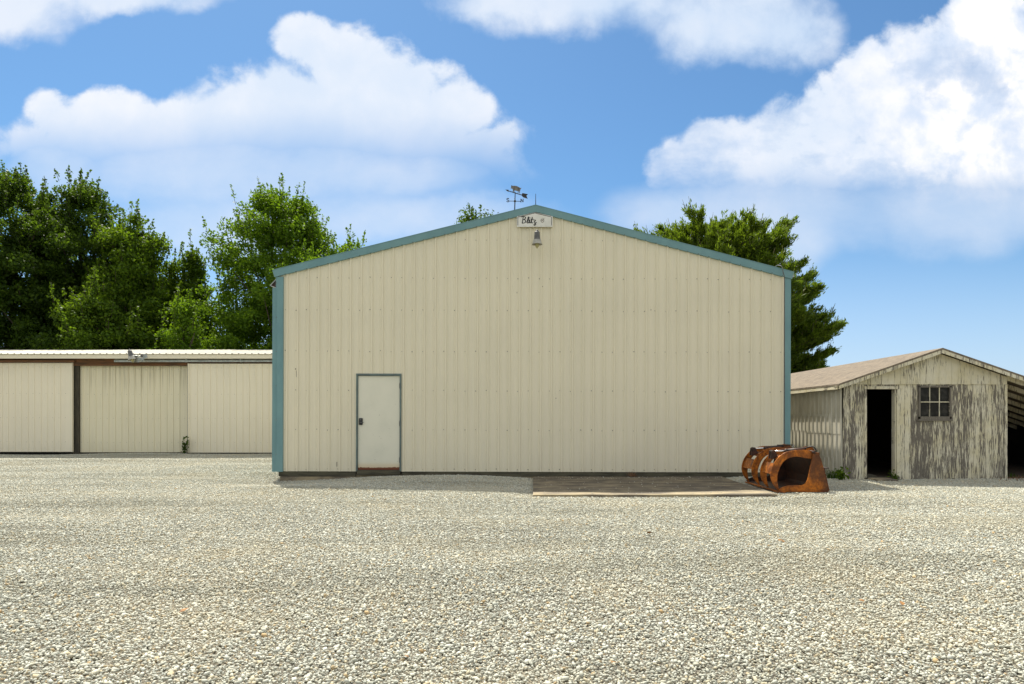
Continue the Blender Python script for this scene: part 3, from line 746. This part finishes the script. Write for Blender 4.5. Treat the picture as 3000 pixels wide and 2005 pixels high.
def pine_tree(px,D,top_y,seed):
    rng=np.random.default_rng(seed); x0=P(px,CY,D).x; top=H+(CY-top_y)*D/F
    root=empty('pine_tree',(x0,D,0),'spreading pine with upturned needle tips behind the right side of the barn','tree','trees behind the buildings')
    tk=MB(); tk.tube([(0,0,0),(.1,0,top*.35),(0,.1,top*.7),(0,0,top*.97)],[.34,.26,.13,.02],10)
    pos=[];dr=[]
    def tuft(c,d,n,sp,ln):
        d=np.array(d); d=d/np.linalg.norm(d)
        pos.append(np.array(c)+rng.normal(size=(n,3))*sp*.3+d*rng.uniform(0,sp,size=n)[:,None]); dr.append(np.tile(d,(n,1)))
    levels=np.linspace(2.2,top-.3,31)
    for li,h in enumerate(levels):
        f=(h-2)/(top-2); L0=np.interp(f,[0,.22,.40,.58,.75,.88,1.0],[4.4,5.7,5.2,4.5,3.8,2.8,.5])
        nb=int(np.interp(f,[0,1],[13,7]))
        for k in range(nb):
            th=2*math.pi*(k+rng.uniform(0,.8))/nb+li*.7; L_=L0*rng.uniform(.72,1.08); rise=np.interp(f,[0,.5,1],[.06,.32,.9])+rng.normal(0,.06)
            u=np.array([math.cos(th),math.sin(th),0])
            pts=[np.array([0,0,h])+u*L_*t+np.array([0,0,L_*(rise*t*.6+.20*t*t)]) for t in (0,.3,.6,.85,1)]
            tk.tube(pts,[.05,.038,.026,.014,.006],5)
            # side twigs and their tufts
            m=int(L_*7)+3
            for j in range(m):
                t=rng.uniform(.22,1)**.75; p=np.array([0,0,h])+u*L_*t+np.array([0,0,L_*(rise*t*.6+.20*t*t)])
                s=rng.choice((-1,1)); sd=np.array([-u[1],u[0],0])*s*rng.uniform(.25,1)+u*.7+np.array([0,0,rng.uniform(.1,.7)])
                sd/=np.linalg.norm(sd); ln=rng.uniform(.25,.75)*(1.2-.5*t)
                e=p+sd*ln; tk.tube([p,e],[.010,.005],4)
                for q in (.35,.6,.8,1.0): tuft(p+sd*ln*q,sd+np.array([0,0,.35]),15,.20,.2)
                tuft(p,sd+np.array([0,0,.35]),10,.25,.2)
                if rng.uniform()<.35:                                           # upright candle
                    cdl=np.array([0,0,1])+sd*.45; tk.tube([e,e+cdl*rng.uniform(.22,.5)],[.016,.006],4,1)
                    tuft(e+cdl*.12,cdl,6,.2,.2)
            tuft(pts[-1],u+np.array([0,0,.8]),24,.3,.2)
    # needle clumps that fill the dome
    for k in range(420):
        f=rng.uniform(.05,1)**.8; h=2+f*(top-2.3); Rm=np.interp(f,[0,.22,.45,.65,.8,.92,1.0],[4.2,4.9,4.8,4.3,3.6,2.5,1.0])
        th=rng.uniform(0,6.28); r=Rm*rng.uniform(0,1)**.4; c=np.array([r*math.cos(th),r*math.sin(th),h]); u=np.array([math.cos(th),math.sin(th),rng.uniform(.5,1.4)])
        n=95; d=rng.normal(size=(n,3)); d/=np.linalg.norm(d,axis=1)[:,None]
        pos.append(c+d*rng.uniform(.2,.55)*rng.uniform(0,1,size=n)[:,None]**.45*np.array([1,1,.7])); dr.append(np.tile(u/np.linalg.norm(u),(n,1))+rng.normal(size=(n,3))*.5)
    # leaders at the top
    for k in range(46):
        th=rng.uniform(0,6.28); r=rng.uniform(0,3.9); b=np.array([r*math.cos(th),r*math.sin(th),top-.5-r*r*.10]); hgt=rng.uniform(.55,1.15)
        lean=np.array([math.cos(th)*.25,math.sin(th)*.25,1]); tk.tube([b,b+lean*hgt],[.018,.006],5)
        for q in np.linspace(.1,.9,7):
            a=rng.uniform(0,6.28); sd=np.array([math.cos(a)*.6,math.sin(a)*.6,.8]); tuft(b+lean*hgt*q,sd,6,.16*(1.15-q),.2)
            if rng.uniform()<.6: e=b+lean*hgt*q; tk.tube([e,e+sd*rng.uniform(.15,.3)],[.010,.004],4,1)
    pos=np.concatenate(pos); dr=np.concatenate(dr)
    leaf_mesh('crown',pos,.20,rng,M_needle,root,aspect=.22,dirs=dr)
    tk.build('trunk',[M_bark,simple('pine_candle',(.14,.10,.045),(.10,.12,.03),9,.8)],root,smooth=True)
pine_tree(2080,33,730,21)

# ------------------------------------------------------------------ old wooden shed at the right
RD=14.5
ws=empty('wooden_shed',(8.3,RD,0),'old wooden shed with peeling white paint and an open doorway','shed')
def wl_(mb): mb.v=[(v[0]-8.3,v[1]-RD,v[2]) for v in mb.v]; return mb
def q6(a,b,D=RD): return P(2280+a*.3069,1000+b*.3069,D)
WX0,WX1=6.575,10.03; ZE=2.03; APX,APZ=8.55,2.70; SLL=.345; SLR=.345; LEN=10.0
def rz(x): return APZ-(APX-x)*SLL if x<APX else APZ-(x-APX)*SLR
DO=(7.03,7.693,.06,1.915); WI=(8.165,8.84,1.275,1.975)
pl=MB(); x=WX0+.0; i=0
rp=random.Random(4)
while x<WX1-.01:
    wdt=rp.choice((.125,.132,.138)); x2=min(x+wdt,WX1)
    segs=[(x,x2)]
    for op in (DO,WI):
        new=[]
        for a,b in segs:
            cuts=[a]+[c for c in op[:2] if a<c<b]+[b]; new+=list(zip(cuts,cuts[1:]))
        segs=new
    for a,b in segs:
        if b-a<.004: continue
        m=(a+b)/2; jy=rp.uniform(-.003,.003); bot=-.05+rp.uniform(0,.035)+ (.03 if m>7.7 else 0); top=ZE+rp.uniform(-.004,.004)
        zs=[(bot,top)]
        if DO[0]-1e-4<m<DO[1]: zs=[(DO[3],top)]
        if WI[0]-1e-4<m<WI[1]: zs=[(bot,WI[2]),(WI[3],top)]
        for z0_,z1_ in zs:
            g0=.0025 if a==x else 0; g1=.0025 if b==x2 else 0
            pl.box(a+g0,b-g1,RD+jy,RD+jy+.02,z0_,z1_)
    x=x2
wl_(pl).build('front_wall',M_peel,ws)
gb=MB(); x=WX0-.0
while x<WX1-.01:
    x2=min(x+rp.choice((.128,.135,.14)),WX1); jy=rp.uniform(-.003,.003); zb=ZE-.02+rp.uniform(-.004,.004)
    t1,t2=rz(x+.002)-.02,rz(x2-.002)-.02
    poly=[(x+.002,zb),(x2-.002,zb),(x2-.002,t2)]+([(APX,APZ-.02)] if x<APX<x2 else [])+[(x+.002,t1)]
    if min(t1,t2)>zb: gb.prism(poly,RD-.024+jy,RD-.003+jy)
    x=x2
wl_(gb).build('gable',M_peel_gable,ws)
# corner board, dark bottom gap, sill
wl_(MB().box(WX0-.012,WX0+.045,RD-.014,RD-.004,-.03,ZE-.03)).build('corner_board',M_peel,ws)
wl_(MB().box(WX1-.05,WX1+.012,RD-.014,RD-.004,.0,ZE-.03)).build('corner_board',M_peel,ws)
wl_(MB().box(WX0+.02,WX1-.02,RD+.03,RD+.12,-.15,.04)).build('sill_beam',M_post,ws)
# door frame
fr=MB().box(DO[0]-.02,DO[0]+.025,RD-.026,RD+.10,.03,DO[3]).box(DO[1]-.005,DO[1]+.085,RD-.026,RD-.004,.05,DO[3]).box(DO[1]-.03,DO[1]-.002,RD+.0,RD+.14,.03,DO[3])
fr.box(DO[0]-.045,DO[1]+.12,RD-.03,RD+.08,DO[3]-.005,DO[3]+.055)
wl_(fr).build('door_frame',M_trimwood,ws,bevel=.004)
# window
wf=MB(); a,b,c,d=WI
for bx in ((a-.01,a+.028,c,d),(b-.028,b+.01,c,d),(a-.01,b+.01,d-.03,d+.012),(a-.01,b+.01,c-.02,c+.055)): wf.box(bx[0],bx[1],RD-.03,RD+.05,bx[2],bx[3])
wf.box(a-.03,b+.03,RD-.045,RD-.0,c-.04,c-.012)
win=wl_(wf).build('window',M_frame,ws,bevel=.003)
mu=MB(); gw=(b-a-.056)/3; ghh=(d-.03-(c+.055))
for k in (1,2): mu.box(a+.028+gw*k-.008,a+.028+gw*k+.008,RD-.006,RD+.022,c+.055,d-.03)
mu.box(a+.028,b-.028,RD-.0065,RD+.0225,c+.055+ghh/2-.009,c+.055+ghh/2+.009)
wl_(mu).build('muntin',M_trimwood,win)
pn=MB().box(a+.02,b-.02,RD+.012,RD+.016,c+.05,d-.025); wl_(pn).build('pane',M_glass,win)
# side wall: lapped sheets of ribbed steel
rp=random.Random(9)
sdw=MB()
def side_sheet(y0,y1,z0,z1,off,sk=0):
    rb=[]; yy=y0+.06
    while yy<y1-.02: rb.append(yy); yy+=.2286
    pr=[(y0,0)]
    for r_ in rb: pr+=[(r_-.028,0),(r_-.012,.02),(r_+.012,.02),(r_+.028,0)]
    pr=[p for p in pr if y0<=p[0]<=y1]+[(y1,0)]
    for p,q_ in zip(pr,pr[1:]):
        s0=sk*(p[0]-y0); s1=sk*(q_[0]-y0)
        sdw.add([(WX0-off-p[1],p[0],z0+s0),(WX0-off-q_[1],q_[0],z0+s1),(WX0-off-q_[1]-.002,q_[0],z1+s1),(WX0-off-p[1]-.002,p[0],z1+s0)],[(3,2,1,0)])
for zz0,zz1,off,offs in ((-.06,.44,.006,0),(.41,1.0,.012,.3),(.96,1.37,.018,.15),(1.32,2.05,.024,.5)):
    y=RD+.02; first=True
    while y<RD+LEN:
        y2=min(y+(1.37 if not first else .4+offs),RD+LEN); first=False
        side_sheet(y,y2+.02,zz0+rp.uniform(-.012,.012),zz1 if zz1>2 else zz1+rp.uniform(-.01,.02),off+rp.uniform(0,.004),rp.uniform(-.012,.012)); y=y2
wl_(sdw).build('side_wall',M_siding,ws)
# roof
OH=.22
LX=WX0-.20; RX=13.4
def roofz(x): return rz(x)+.03
rf=MB(); rf.prism([(APX,roofz(APX)),(LX,roofz(LX)),(LX,roofz(LX)+.035),(APX,roofz(APX)+.037)],RD-OH,RD+LEN,0)
rf.prism([(APX,roofz(APX)+.037),(RX,roofz(RX)+.035),(RX,roofz(RX)),(APX,roofz(APX))],RD-OH,RD+LEN,0)
wl_(rf).build('roof',M_shingle,ws)
fb=MB()
for s,xe in ((-1,LX+.01),(1,RX)):
    z1_=roofz(APX)-.001; z2_=roofz(xe)-.001
    fb.prism([(APX,z1_),(xe,z2_),(xe,z2_-.075),(APX,z1_-.075)],RD-OH+.005,RD-OH+.027)
fb.prism([(APX+.0,roofz(APX)-.003),(RX,roofz(RX)-.003),(RX,roofz(RX)-.015),(APX,roofz(APX)-.015)],RD-OH+.03,RD-.0)
fb.prism([(APX,roofz(APX)-.003),(LX,roofz(LX)-.003),(LX,roofz(LX)-.015),(APX,roofz(APX)-.015)],RD-OH+.03,RD-.0)
wl_(fb).build('rake_board',M_trimwood,ws)
y=RD-.12; zE=roofz(LX)
while y<RD+LEN:
    L_=rp.uniform(1.5,2.2); ev=MB(); ev.box(LX+.006,LX+.028,y,min(y+L_,RD+LEN)-.01,zE-.085+rp.uniform(-.015,.01),zE-.002); y+=L_; wl_(ev).build('eave_board',M_trimwood,ws)
y=RD+.3
while y<RD+LEN: ev=MB(); ev.prism([(LX+.03,zE-.07),(WX0+.3,roofz(WX0+.3)-.10),(WX0+.3,roofz(WX0+.3)-.004),(LX+.03,zE-.002)],y,y+.045); y+=.6; wl_(ev).build('rafter_tail',M_trimwood,ws)
# back wall, right inner wall, floor darkness, lean-to
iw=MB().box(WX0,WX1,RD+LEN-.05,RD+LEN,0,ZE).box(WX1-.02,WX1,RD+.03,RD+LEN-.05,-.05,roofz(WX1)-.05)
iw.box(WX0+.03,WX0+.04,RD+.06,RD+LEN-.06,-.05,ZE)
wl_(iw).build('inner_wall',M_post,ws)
y=RD-.02
for k in range(14):
    x1_=WX1+.005; ra=MB(); ra.prism([(x1_,roofz(x1_)-.12),(RX-.1,roofz(RX-.1)-.11),(RX-.1,roofz(RX-.1)-.012),(x1_,roofz(x1_)-.022)],y,y+.045); y+=.62; wl_(ra).build('rafter',M_trimwood,ws)
bk=MB().box(WX1+.01,RX-.02,RD+4.6,RD+4.64,-.1,2.1).box(RX-.1,RX-.05,RD+.1,RD+4.6,-.1,1.3).box(WX1+.01,RX-.1,RD+4.57,RD+4.6,.72,.80)  # right wall, mostly out of view, added to keep the lean-to dark
wl_(bk).build('back_wall',M_leanwall,ws)
pp=MB().box(RX-.2,RX-.1,RD+.0,RD+.1,-.1,roofz(RX)-.15); wl_(pp).build('post',M_post,ws)
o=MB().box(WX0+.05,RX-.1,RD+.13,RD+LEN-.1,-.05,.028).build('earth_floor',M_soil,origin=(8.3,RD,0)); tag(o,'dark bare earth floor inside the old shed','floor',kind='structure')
# white board standing in the doorway
a=q6(1086,836,15.0); b=q6(1135,1012,15.0)
o=MB().box(a.x,b.x+.25,15.0,15.03,b.z,a.z).box(a.x+.02,a.x+.06,15.03,15.07,.02,a.z).box(b.x+.19,b.x+.23,15.03,15.07,.02,a.z).build('notice_board',M_white,origin=(a.x+.1,15.0,0),bevel=.004); tag(o,'plain white board standing just inside the dark shed doorway','board')
o=MB().prism([(q6(835,1290).x,.03),(q6(945,1270).x,.03),(q6(945,1270).x,.075),(q6(870,1215).x,.11)],RD+.05,RD+.11).build('broken_board',M_post,origin=(7.1,RD+.08,0)); tag(o,'broken grey board lying at the left foot of the shed doorway','board')
# step stone in front of the shed door
o=MB().prism([(7.02,-.05),(7.55,-.05),(7.5,.028),(7.08,.034)],RD-.42,RD-.03).build('door_step',M_concrete,origin=(7.3,RD-.2,0),bevel=.01); tag(o,'worn concrete step under the shed doorway','step')

# ------------------------------------------------------------------ rusty grapple bucket
def q5(a,b,D): p=P(2150+a*.12788,1280+b*.12788,D); return (p.x,p.z)
YA,YB=11.84,13.66
bk=empty('grapple_bucket',(4.7,12.75,0),'rust orange loader grapple bucket with curved tines resting by the barn corner','bucket')
def bl(mb): mb.v=[(v[0]-4.7,v[1]-12.75,v[2]) for v in mb.v]; return mb
side=[q5(a,b,11.84) for a,b in ((1822,405),(1962,428),(2010,560),(2075,790),(2130,960),(2193,1235),(2160,1288),(1075,1278),(1022,1244),(1075,1192),(1160,1158),(1260,1130),(1420,1128),(1560,1130),(1640,1090),(1690,1000),(1720,880),(1765,640),(1800,500))]
side=[(x,z+.012) for x,z in side]
for y,mt_ in ((YA,M_rust),(YB-.025,M_rustdark_shade)): bl(MB().prism(side,y,y+.025)).build('side_plate',mt_,bk,bevel=.003)  # far plate coloured near-black for the shade inside the bucket
bot=[(4.27,.022),(4.90,.020),(5.03,.035),(5.075,.10),(5.06,.25),(5.01,.45),(4.955,.655)]
ins=[(4.925,.655),(4.98,.44),(5.03,.25),(5.045,.11),(5.01,.06),(4.90,.045),(4.27,.034)]
bl(MB().prism(bot+ins,YA+.0255,YB-.0255)).build('shell',M_rustdark_shade,bk)  # near-black colour paints the shade of the hollow
bl(MB().box(4.845,4.965,YA+.026,YB-.026,.655,.70).box(4.22,4.36,YA-.004,YB+.004,.006,.030)).build('lip',M_rust,bk,bevel=.004)
outer=[(1800,345),(1650,318),(1500,318),(1380,325),(1230,355),(1120,405),(1020,490),(930,600),(870,720),(838,850),(842,960),(868,1050),(905,1120),(960,1190),(1020,1252)]
inner=[(1040,1238),(1005,1130),(988,1010),(1000,870),(1030,770),(1075,670),(1140,580),(1240,510),(1380,474),(1500,478),(1600,500),(1700,512),(1815,510)]
tine=catmull(outer,3)+catmull(inner,3)
tw=[q5(a,b,11.90) for a,b in tine]; tw=[(x,z+.012) for x,z in tw]
TY=(11.90,12.44,12.94,13.55)
for y in TY: bl(MB().prism(tw,y-.014,y+.014)).build('tine',M_rust,bk,bevel=.002)
ow=[q5(a,b,11.90) for a,b in outer]; 
def arcplate(i0,i1,y0,y1,off=.0,th=.014):
    pts=[ow[i] for i in range(i0,i1+1)]; up=[]; dn=[]
    for i,p in enumerate(pts):
        a=pts[max(i-1,0)];b=pts[min(i+1,len(pts)-1)];dx,dz=b[0]-a[0],b[1]-a[1];l=math.hypot(dx,dz)
        nx_,nz_=-dz/l,dx/l   # inward
        if nx_<0: nx_,nz_=-nx_,-nz_
        up.append((p[0]+nx_*off,p[1]+nz_*off)); dn.append((p[0]+nx_*(off+th),p[1]+nz_*(off+th)))
    return MB().prism(up+dn[::-1],y0,y1)
for ya,yb in ((TY[0],TY[1]),(TY[2],TY[3])):
    bl(arcplate(7,9,ya+.015,yb-.015,.02)).build('cross_plate',M_rust,bk)
    bl(arcplate(5,6,ya+.015,yb-.015,.03)).build('cross_plate',M_rust,bk)
    ym=(ya+yb)/2
    bl(MB().tube([(4.86,ya-.05,.705),(4.86,yb+.05,.705)],.028,12)).build('pivot_tube',M_rustdark_shade,bk,smooth=True)
    lug=MB()
    for dy in (-.05,.05): lug.prism([(4.19,.57),(4.33,.60),(4.285,.715),(4.25,.735),(4.21,.715)],ym+dy-.009,ym+dy+.009)
    lug.tube([(4.245,ym-.075,.70),(4.245,ym+.075,.70)],.026,10)
    bl(lug).build('lug',M_rustdark_shade,bk)
    cy=MB().tube([(4.50,ym,.715),(4.86,ym,.745)],.036,12); cy.tube([(4.47,ym,.713),(4.505,ym,.715)],.041,12); cy.tube([(4.86,ym-.07,.745),(4.86,ym+.07,.745)],.03,10)
    cyl=bl(cy).build('cylinder',M_rustdark_shade,bk,smooth=True)
    bl(MB().tube([(4.25,ym,.703),(4.52,ym,.716)],.019,12)).build('rod',M_chrome,cyl,smooth=True)
    for dy in (-.09,.09): mt=MB(); mt.prism([(4.80,.69),(4.96,.68),(4.955,.74),(4.92,.785),(4.87,.795),(4.82,.77)],ym+dy-.008,ym+dy+.008); bl(mt).build('bracket',M_rust,bk)
hs=MB().tube(catmull([(4.80,12.1,.765),(4.87,12.0,.80),(4.93,11.98,.77),(4.955,12.0,.70),(4.95,12.05,.64)],5),.011,8)
hs.tube(catmull([(4.62,12.2,.77),(4.75,12.5,.80),(4.85,12.9,.79),(4.7,13.2,.775)],5),.010,8)
bl(hs).build('hose',M_hose,bk,smooth=True)
h_=q5(2070,765,11.84); bl(MB().box(5.06,5.155,YA+.10,YB-.1,.415,.43).box(5.075,5.09,YA+.10,YB-.1,.33,.415)).build('mount_rail',M_rustdark_shade,bk)

# ------------------------------------------------------------------ weeds, grass, leaves
def tuft(name,label,x,y,n,h,sp,seed,mat=M_grass,cat='grass tuft',group=None,z=0,spx=None):
    rng=random.Random(seed); mb=MB()
    for k in range(n):
        bx=rng.gauss(0,(spx or sp)); by=rng.gauss(0,sp*.5); a=rng.uniform(0,6.28); l=h*rng.uniform(.5,1.15); ln=rng.uniform(.1,.7)*l; w=rng.uniform(.004,.010)
        dx,dy=math.cos(a),math.sin(a); px_,py_=-dy,dx
        pts=[(bx+dx*ln*t*t,by+dy*ln*t*t,l*t*(1-.25*t)) for t in (0,.4,.75,1)]
        vs=[];
        for i,p in enumerate(pts):
            ww=w*(1-.9*i/3); vs+=[(p[0]-px_*ww,p[1]-py_*ww,p[2]),(p[0]+px_*ww,p[1]+py_*ww,p[2])]
        mb.add(vs,[(0,1,3,2),(2,3,5,4),(4,5,7,6)])
    o=mb.build(name,mat); o.location=(x,y,z); tag(o,label,cat,group); return o
def broadweed(label,x,y,h,seed,n=26,lf=.12,sp=.16,mat=M_leaf3):
    rng=np.random.default_rng(seed); root=empty('weed',(x,y,0),label,'weed','weeds at the building feet')
    st=MB(); pos=[]
    for k in range(5):
        e=np.array([rng.normal(0,sp),rng.normal(0,sp*.4),h*rng.uniform(.55,1.05)]); m=e*np.array([.4,.4,.55]); st.tube([(0,0,-.02),m,e],[.007,.005,.002],5)
        for j in range(n):
            t=rng.uniform(.12,1); p=(m*(t/.5) if t<.5 else m+(e-m)*(t-.5)/.5)+rng.normal(size=3)*np.array([.05,.05,.03]); pos.append(p)
    st.build('stem',M_grass,root); leaf_mesh('leaves',np.array(pos),lf,rng,mat,root,aspect=.5,up=.6)
wx=q2(1550,0,23.85).x
broadweed('dark leafy weed growing against the middle shed door panel',wx,23.82,.62,3,24,.10,.07)
broadweed('leafy weed at the front left corner of the old wooden shed',6.42,14.25,.26,5,18,.09,.12,M_leaf)
broadweed('small green weed in the open shed doorway',7.58,14.36,.16,6,12,.06,.06,M_leaf)
tuft('grass_tuft','green grass tuft at the foot of the steel clad side wall of the old shed',6.38,14.65,110,.26,.12,1)
tuft('grass_tuft','grass tuft under the lean to roof right of the old shed',10.25,14.75,70,.16,.2,2)
DRY=simple('dry_grass',(.20,.11,.05),(.12,.06,.03),9,.9)
tuft('dry_grass_tuft','clump of dry brown grass on the ground at the right corner of the old shed',10.35,14.35,150,.10,.3,3,DRY,spx=.35)
p=P(1853,1391,14.6); tuft('dry_weed','small dead weed at the wall foot on the concrete pad',p.x,14.68,40,.13,.05,4,DRY,cat='weed',z=.04)
p=q2(1180,1100,23.7); tuft('dry_weed','scrap of dead brown weeds under the middle shed door',p.x,23.7,60,.08,.3,5,DRY,cat='weed')
lrng=random.Random(2)
for px,py,s,lab in ((120,1558,.05,'dry brown leaf on the gravel near the left edge of the yard'),(540,1790,.055,'curled tan leaf lying on the gravel in the lower left of the yard'),
    (2525,1765,.04,'brown leaf on the gravel in the lower right, left of another leaf'),(2643,1773,.042,'brown leaf on the gravel in the lower right, right of another leaf'),
    (1075,1905,.03,'small brown leaf near the bottom edge left of centre'),(2290,1595,.055,'tan leaf on the gravel in front of the rusty bucket'),
    (1903,1566,.055,'orange leaf on the gravel in front of the concrete pad'),(1190,1932,.03,'dark brown leaf near the bottom edge in line with the weather vane'),
    (1800,1950,.04,'tan leaf at the bottom edge right of centre')):
    D=F*H/(py-CY); x=(px-CX)*D/F; mb=MB(); R0=s/2; n=9
    vs=[(0,0,.006)]
    for k in range(n):
        a=2*math.pi*k/n; r=R0*lrng.uniform(.6,1.25); vs.append((r*math.cos(a)*1.3,r*math.sin(a),lrng.uniform(.0,.45)*R0))
    mb.add(vs,[(0,1+k,1+(k+1)%n) for k in range(n)])
    o=mb.build('fallen_leaf',M_deadleaf); o.location=(x,D,float(gh(x,D))+.022); o.rotation_euler=(lrng.uniform(-.4,.4),lrng.uniform(-.4,.4),lrng.uniform(0,6)); tag(o,lab,'leaf','fallen leaves on the gravel')

# ------------------------------------------------------------------ sun, sky and clouds
sunv=Vector((-.245,.53,1)).normalized(); el=math.asin(sunv.z); az=math.atan2(sunv.x,sunv.y)
sd=bpy.data.lights.new('sun','SUN'); sd.energy=4.3; sd.angle=math.radians(.55); sd.color=(1,.935,.82)
so=bpy.data.objects.new('sun',sd); COL.objects.link(so); so.rotation_euler=sunv.to_track_quat('Z','Y').to_euler(); so.location=(-6,20,30)

W=bpy.data.worlds.new('World'); scene.world=W; W.use_nodes=True; t=W.node_tree; t.nodes.clear()
out=t.nodes.new('ShaderNodeOutputWorld'); sky=t.nodes.new('ShaderNodeTexSky'); sky.sky_type='NISHITA'; sky.sun_disc=False
sky.sun_elevation=el; sky.sun_rotation=az; sky.air_density=1.0; sky.dust_density=.6; sky.ozone_density=2.0; sky.altitude=200
bgS=t.nodes.new('ShaderNodeBackground'); bgS.inputs[1].default_value=.055
d=coord(t,'Generated'); dx,dy,dz=sep(t,d); ys_=dy.max(.12); u=dx/ys_; v=dz/ys_
t.links.new(mix(t,1.0,X(t,sky.outputs[0]),(.75,1.09,1.27),'MULTIPLY').k,bgS.inputs[0])
uv=comb(t,u,v,0)
n1=noise(t,uv,11,10,.58,.2); n2=noise(t,uv,3.2,4,.5); n3=noise(t,uv,24,8,.62); nW=noise(t,vscale(t,uv,1,2.2,1),5,7,.6)
wob=(n3-.5)*.05; wob2=(n1-.5)*.10
uu=u+wob*.5+(noise(t,uv,7,3,.5)-.5)*.09; vv=v+wob*.5+(noise(t,vscale(t,uv,1.0,1.03,1),6.3,3,.5)-.5)*.07
def field(blobs,k=.25):
    f=None
    for px,py,a,b in blobs:
        u0,v0,ra,rb=(px-CX)/F,(CY-py)/F,a/F,b/F
        du=(uu-u0)/ra; dv=(vv-v0)/rb; q=(du*du+dv*dv)*-1+1
        f=q if f is None else f.smax(q,k)
    return f
hardA=[(150,320,100,100),(300,350,200,110),(470,380,170,100),(900,130,120,100),(1020,180,180,130),(1160,270,190,140),(1300,350,160,120),(1420,410,90,60),(850,300,250,140),(680,350,200,140),(1000,360,360,160),(320,460,330,200),(700,490,480,250),(1180,480,400,200)]
hardD=[(1990,500,95,110),(2130,480,170,140),(2310,440,170,160),(2430,370,120,140),(2580,280,170,180),(2740,200,170,170),(2900,90,160,180),(2950,350,300,260),(2740,400,220,190),(2150,560,190,140),(2850,560,260,180),(2470,520,240,150),(2600,590,430,210)]
softC=[(1500,0,260,80),(1720,0,420,120),(2150,50,330,150),(2290,100,220,130),(40,20,220,110),(330,-10,330,60)]
softL=[(600,500,420,150),(1050,500,420,110),(1200,640,420,90),(700,660,420,110),(150,480,160,120),(2300,620,420,140),(2800,600,420,160),(2330,700,160,110),(2000,640,260,120)]
fA=field(hardA)+(n1-.5)*2.1; fD=field(hardD)+(n1-.5)*2.1; fC=field(softC,.4)+(n1-.5)*1.5; fL=field(softL,.5)+(nW-.5)*1.0
vA=(CY-500)/F; 
aA=fA.step(-.05,.55)*(v+(n2-.5)*.06).step((CY-575)/F,(CY-300)/F)
aD=fD.step(-.05,.45)*(v+(n2-.5)*.08).step((CY-660)/F,(CY-470)/F)
aD=aD*(((u-.22).step(0,.28)*.45+(nW*.6+n1*.4).step(.30,.62)*.75+.15).min(1))
aC=fC.step(-.15,1.0)*.95; aL=fL.step(-.35,1.2)*.68
front=dy.step(.25,.45)
alpha=(aA.max(aD).max(aC).max(aL))*front
fill_clouds=noise(t,vscale(t,d,1,1,1.6),2.2,7,.6).step(.34,.52)*.95*(front*-1+1)*dz.step(-.02,.1)  # unseen clouds outside the view, added bright as fill light
haze=(v*-1).step(-.33,.02)*.6*front
alpha=alpha.max(fill_clouds).min(1)
body=(n2*.6+n1*.4).step(.36,.66)
core=aA*.55+aD*.75
white=mix(t,(core*.50+body*.62).min(1),(.62,.75,.93),(.93,.94,.98))
right=(u-.42).step(0,.22)*aD*(fD.step(.25,.95))*(n1.step(.35,.62))
white=mix(t,right,white,(1.12,1.08,1.04))
shade=(n3*.45+n2*.55).step(.42,.60)*aD*(right*-1+1)*.65
white=mix(t,shade,white,(.58,.71,.92))
white=mix(t,fill_clouds*(front*-1+1),white,(1.06,1.03,.98))
hz=haze*(alpha*-1+1)
white=mix(t,hz/(hz+alpha+.001),white,(.67,.755,1.0))
alpha=(alpha+hz).min(1)
bgC=t.nodes.new('ShaderNodeBackground'); t.links.new(white.k,bgC.inputs[0]); bgC.inputs[1].default_value=.56
ms=t.nodes.new('ShaderNodeMixShader'); t.links.new(alpha.k,ms.inputs[0]); t.links.new(bgS.outputs[0],ms.inputs[1]); t.links.new(bgC.outputs[0],ms.inputs[2])
t.links.new(ms.outputs[0],out.inputs['Surface'])

# ------------------------------------------------------------------ camera and output
cam=bpy.data.cameras.new('camera'); co=bpy.data.objects.new('camera',cam); COL.objects.link(co)
co.location=(0,0,H); co.rotation_euler=(math.radians(90),0,0); cam.sensor_width=36; cam.lens=36*F/3000
cam.shift_x=-(CX-1500)/3000; cam.shift_y=(CY-1002.5)/3000; cam.clip_end=6000; cam.clip_start=.05
scene.camera=co
scene.view_settings.view_transform='Standard'; scene.view_settings.look='None'; scene.view_settings.exposure=.9; scene.view_settings.gamma=1
scene.cycles.max_bounces=8; scene.cycles.diffuse_bounces=4; scene.cycles.use_denoising=True
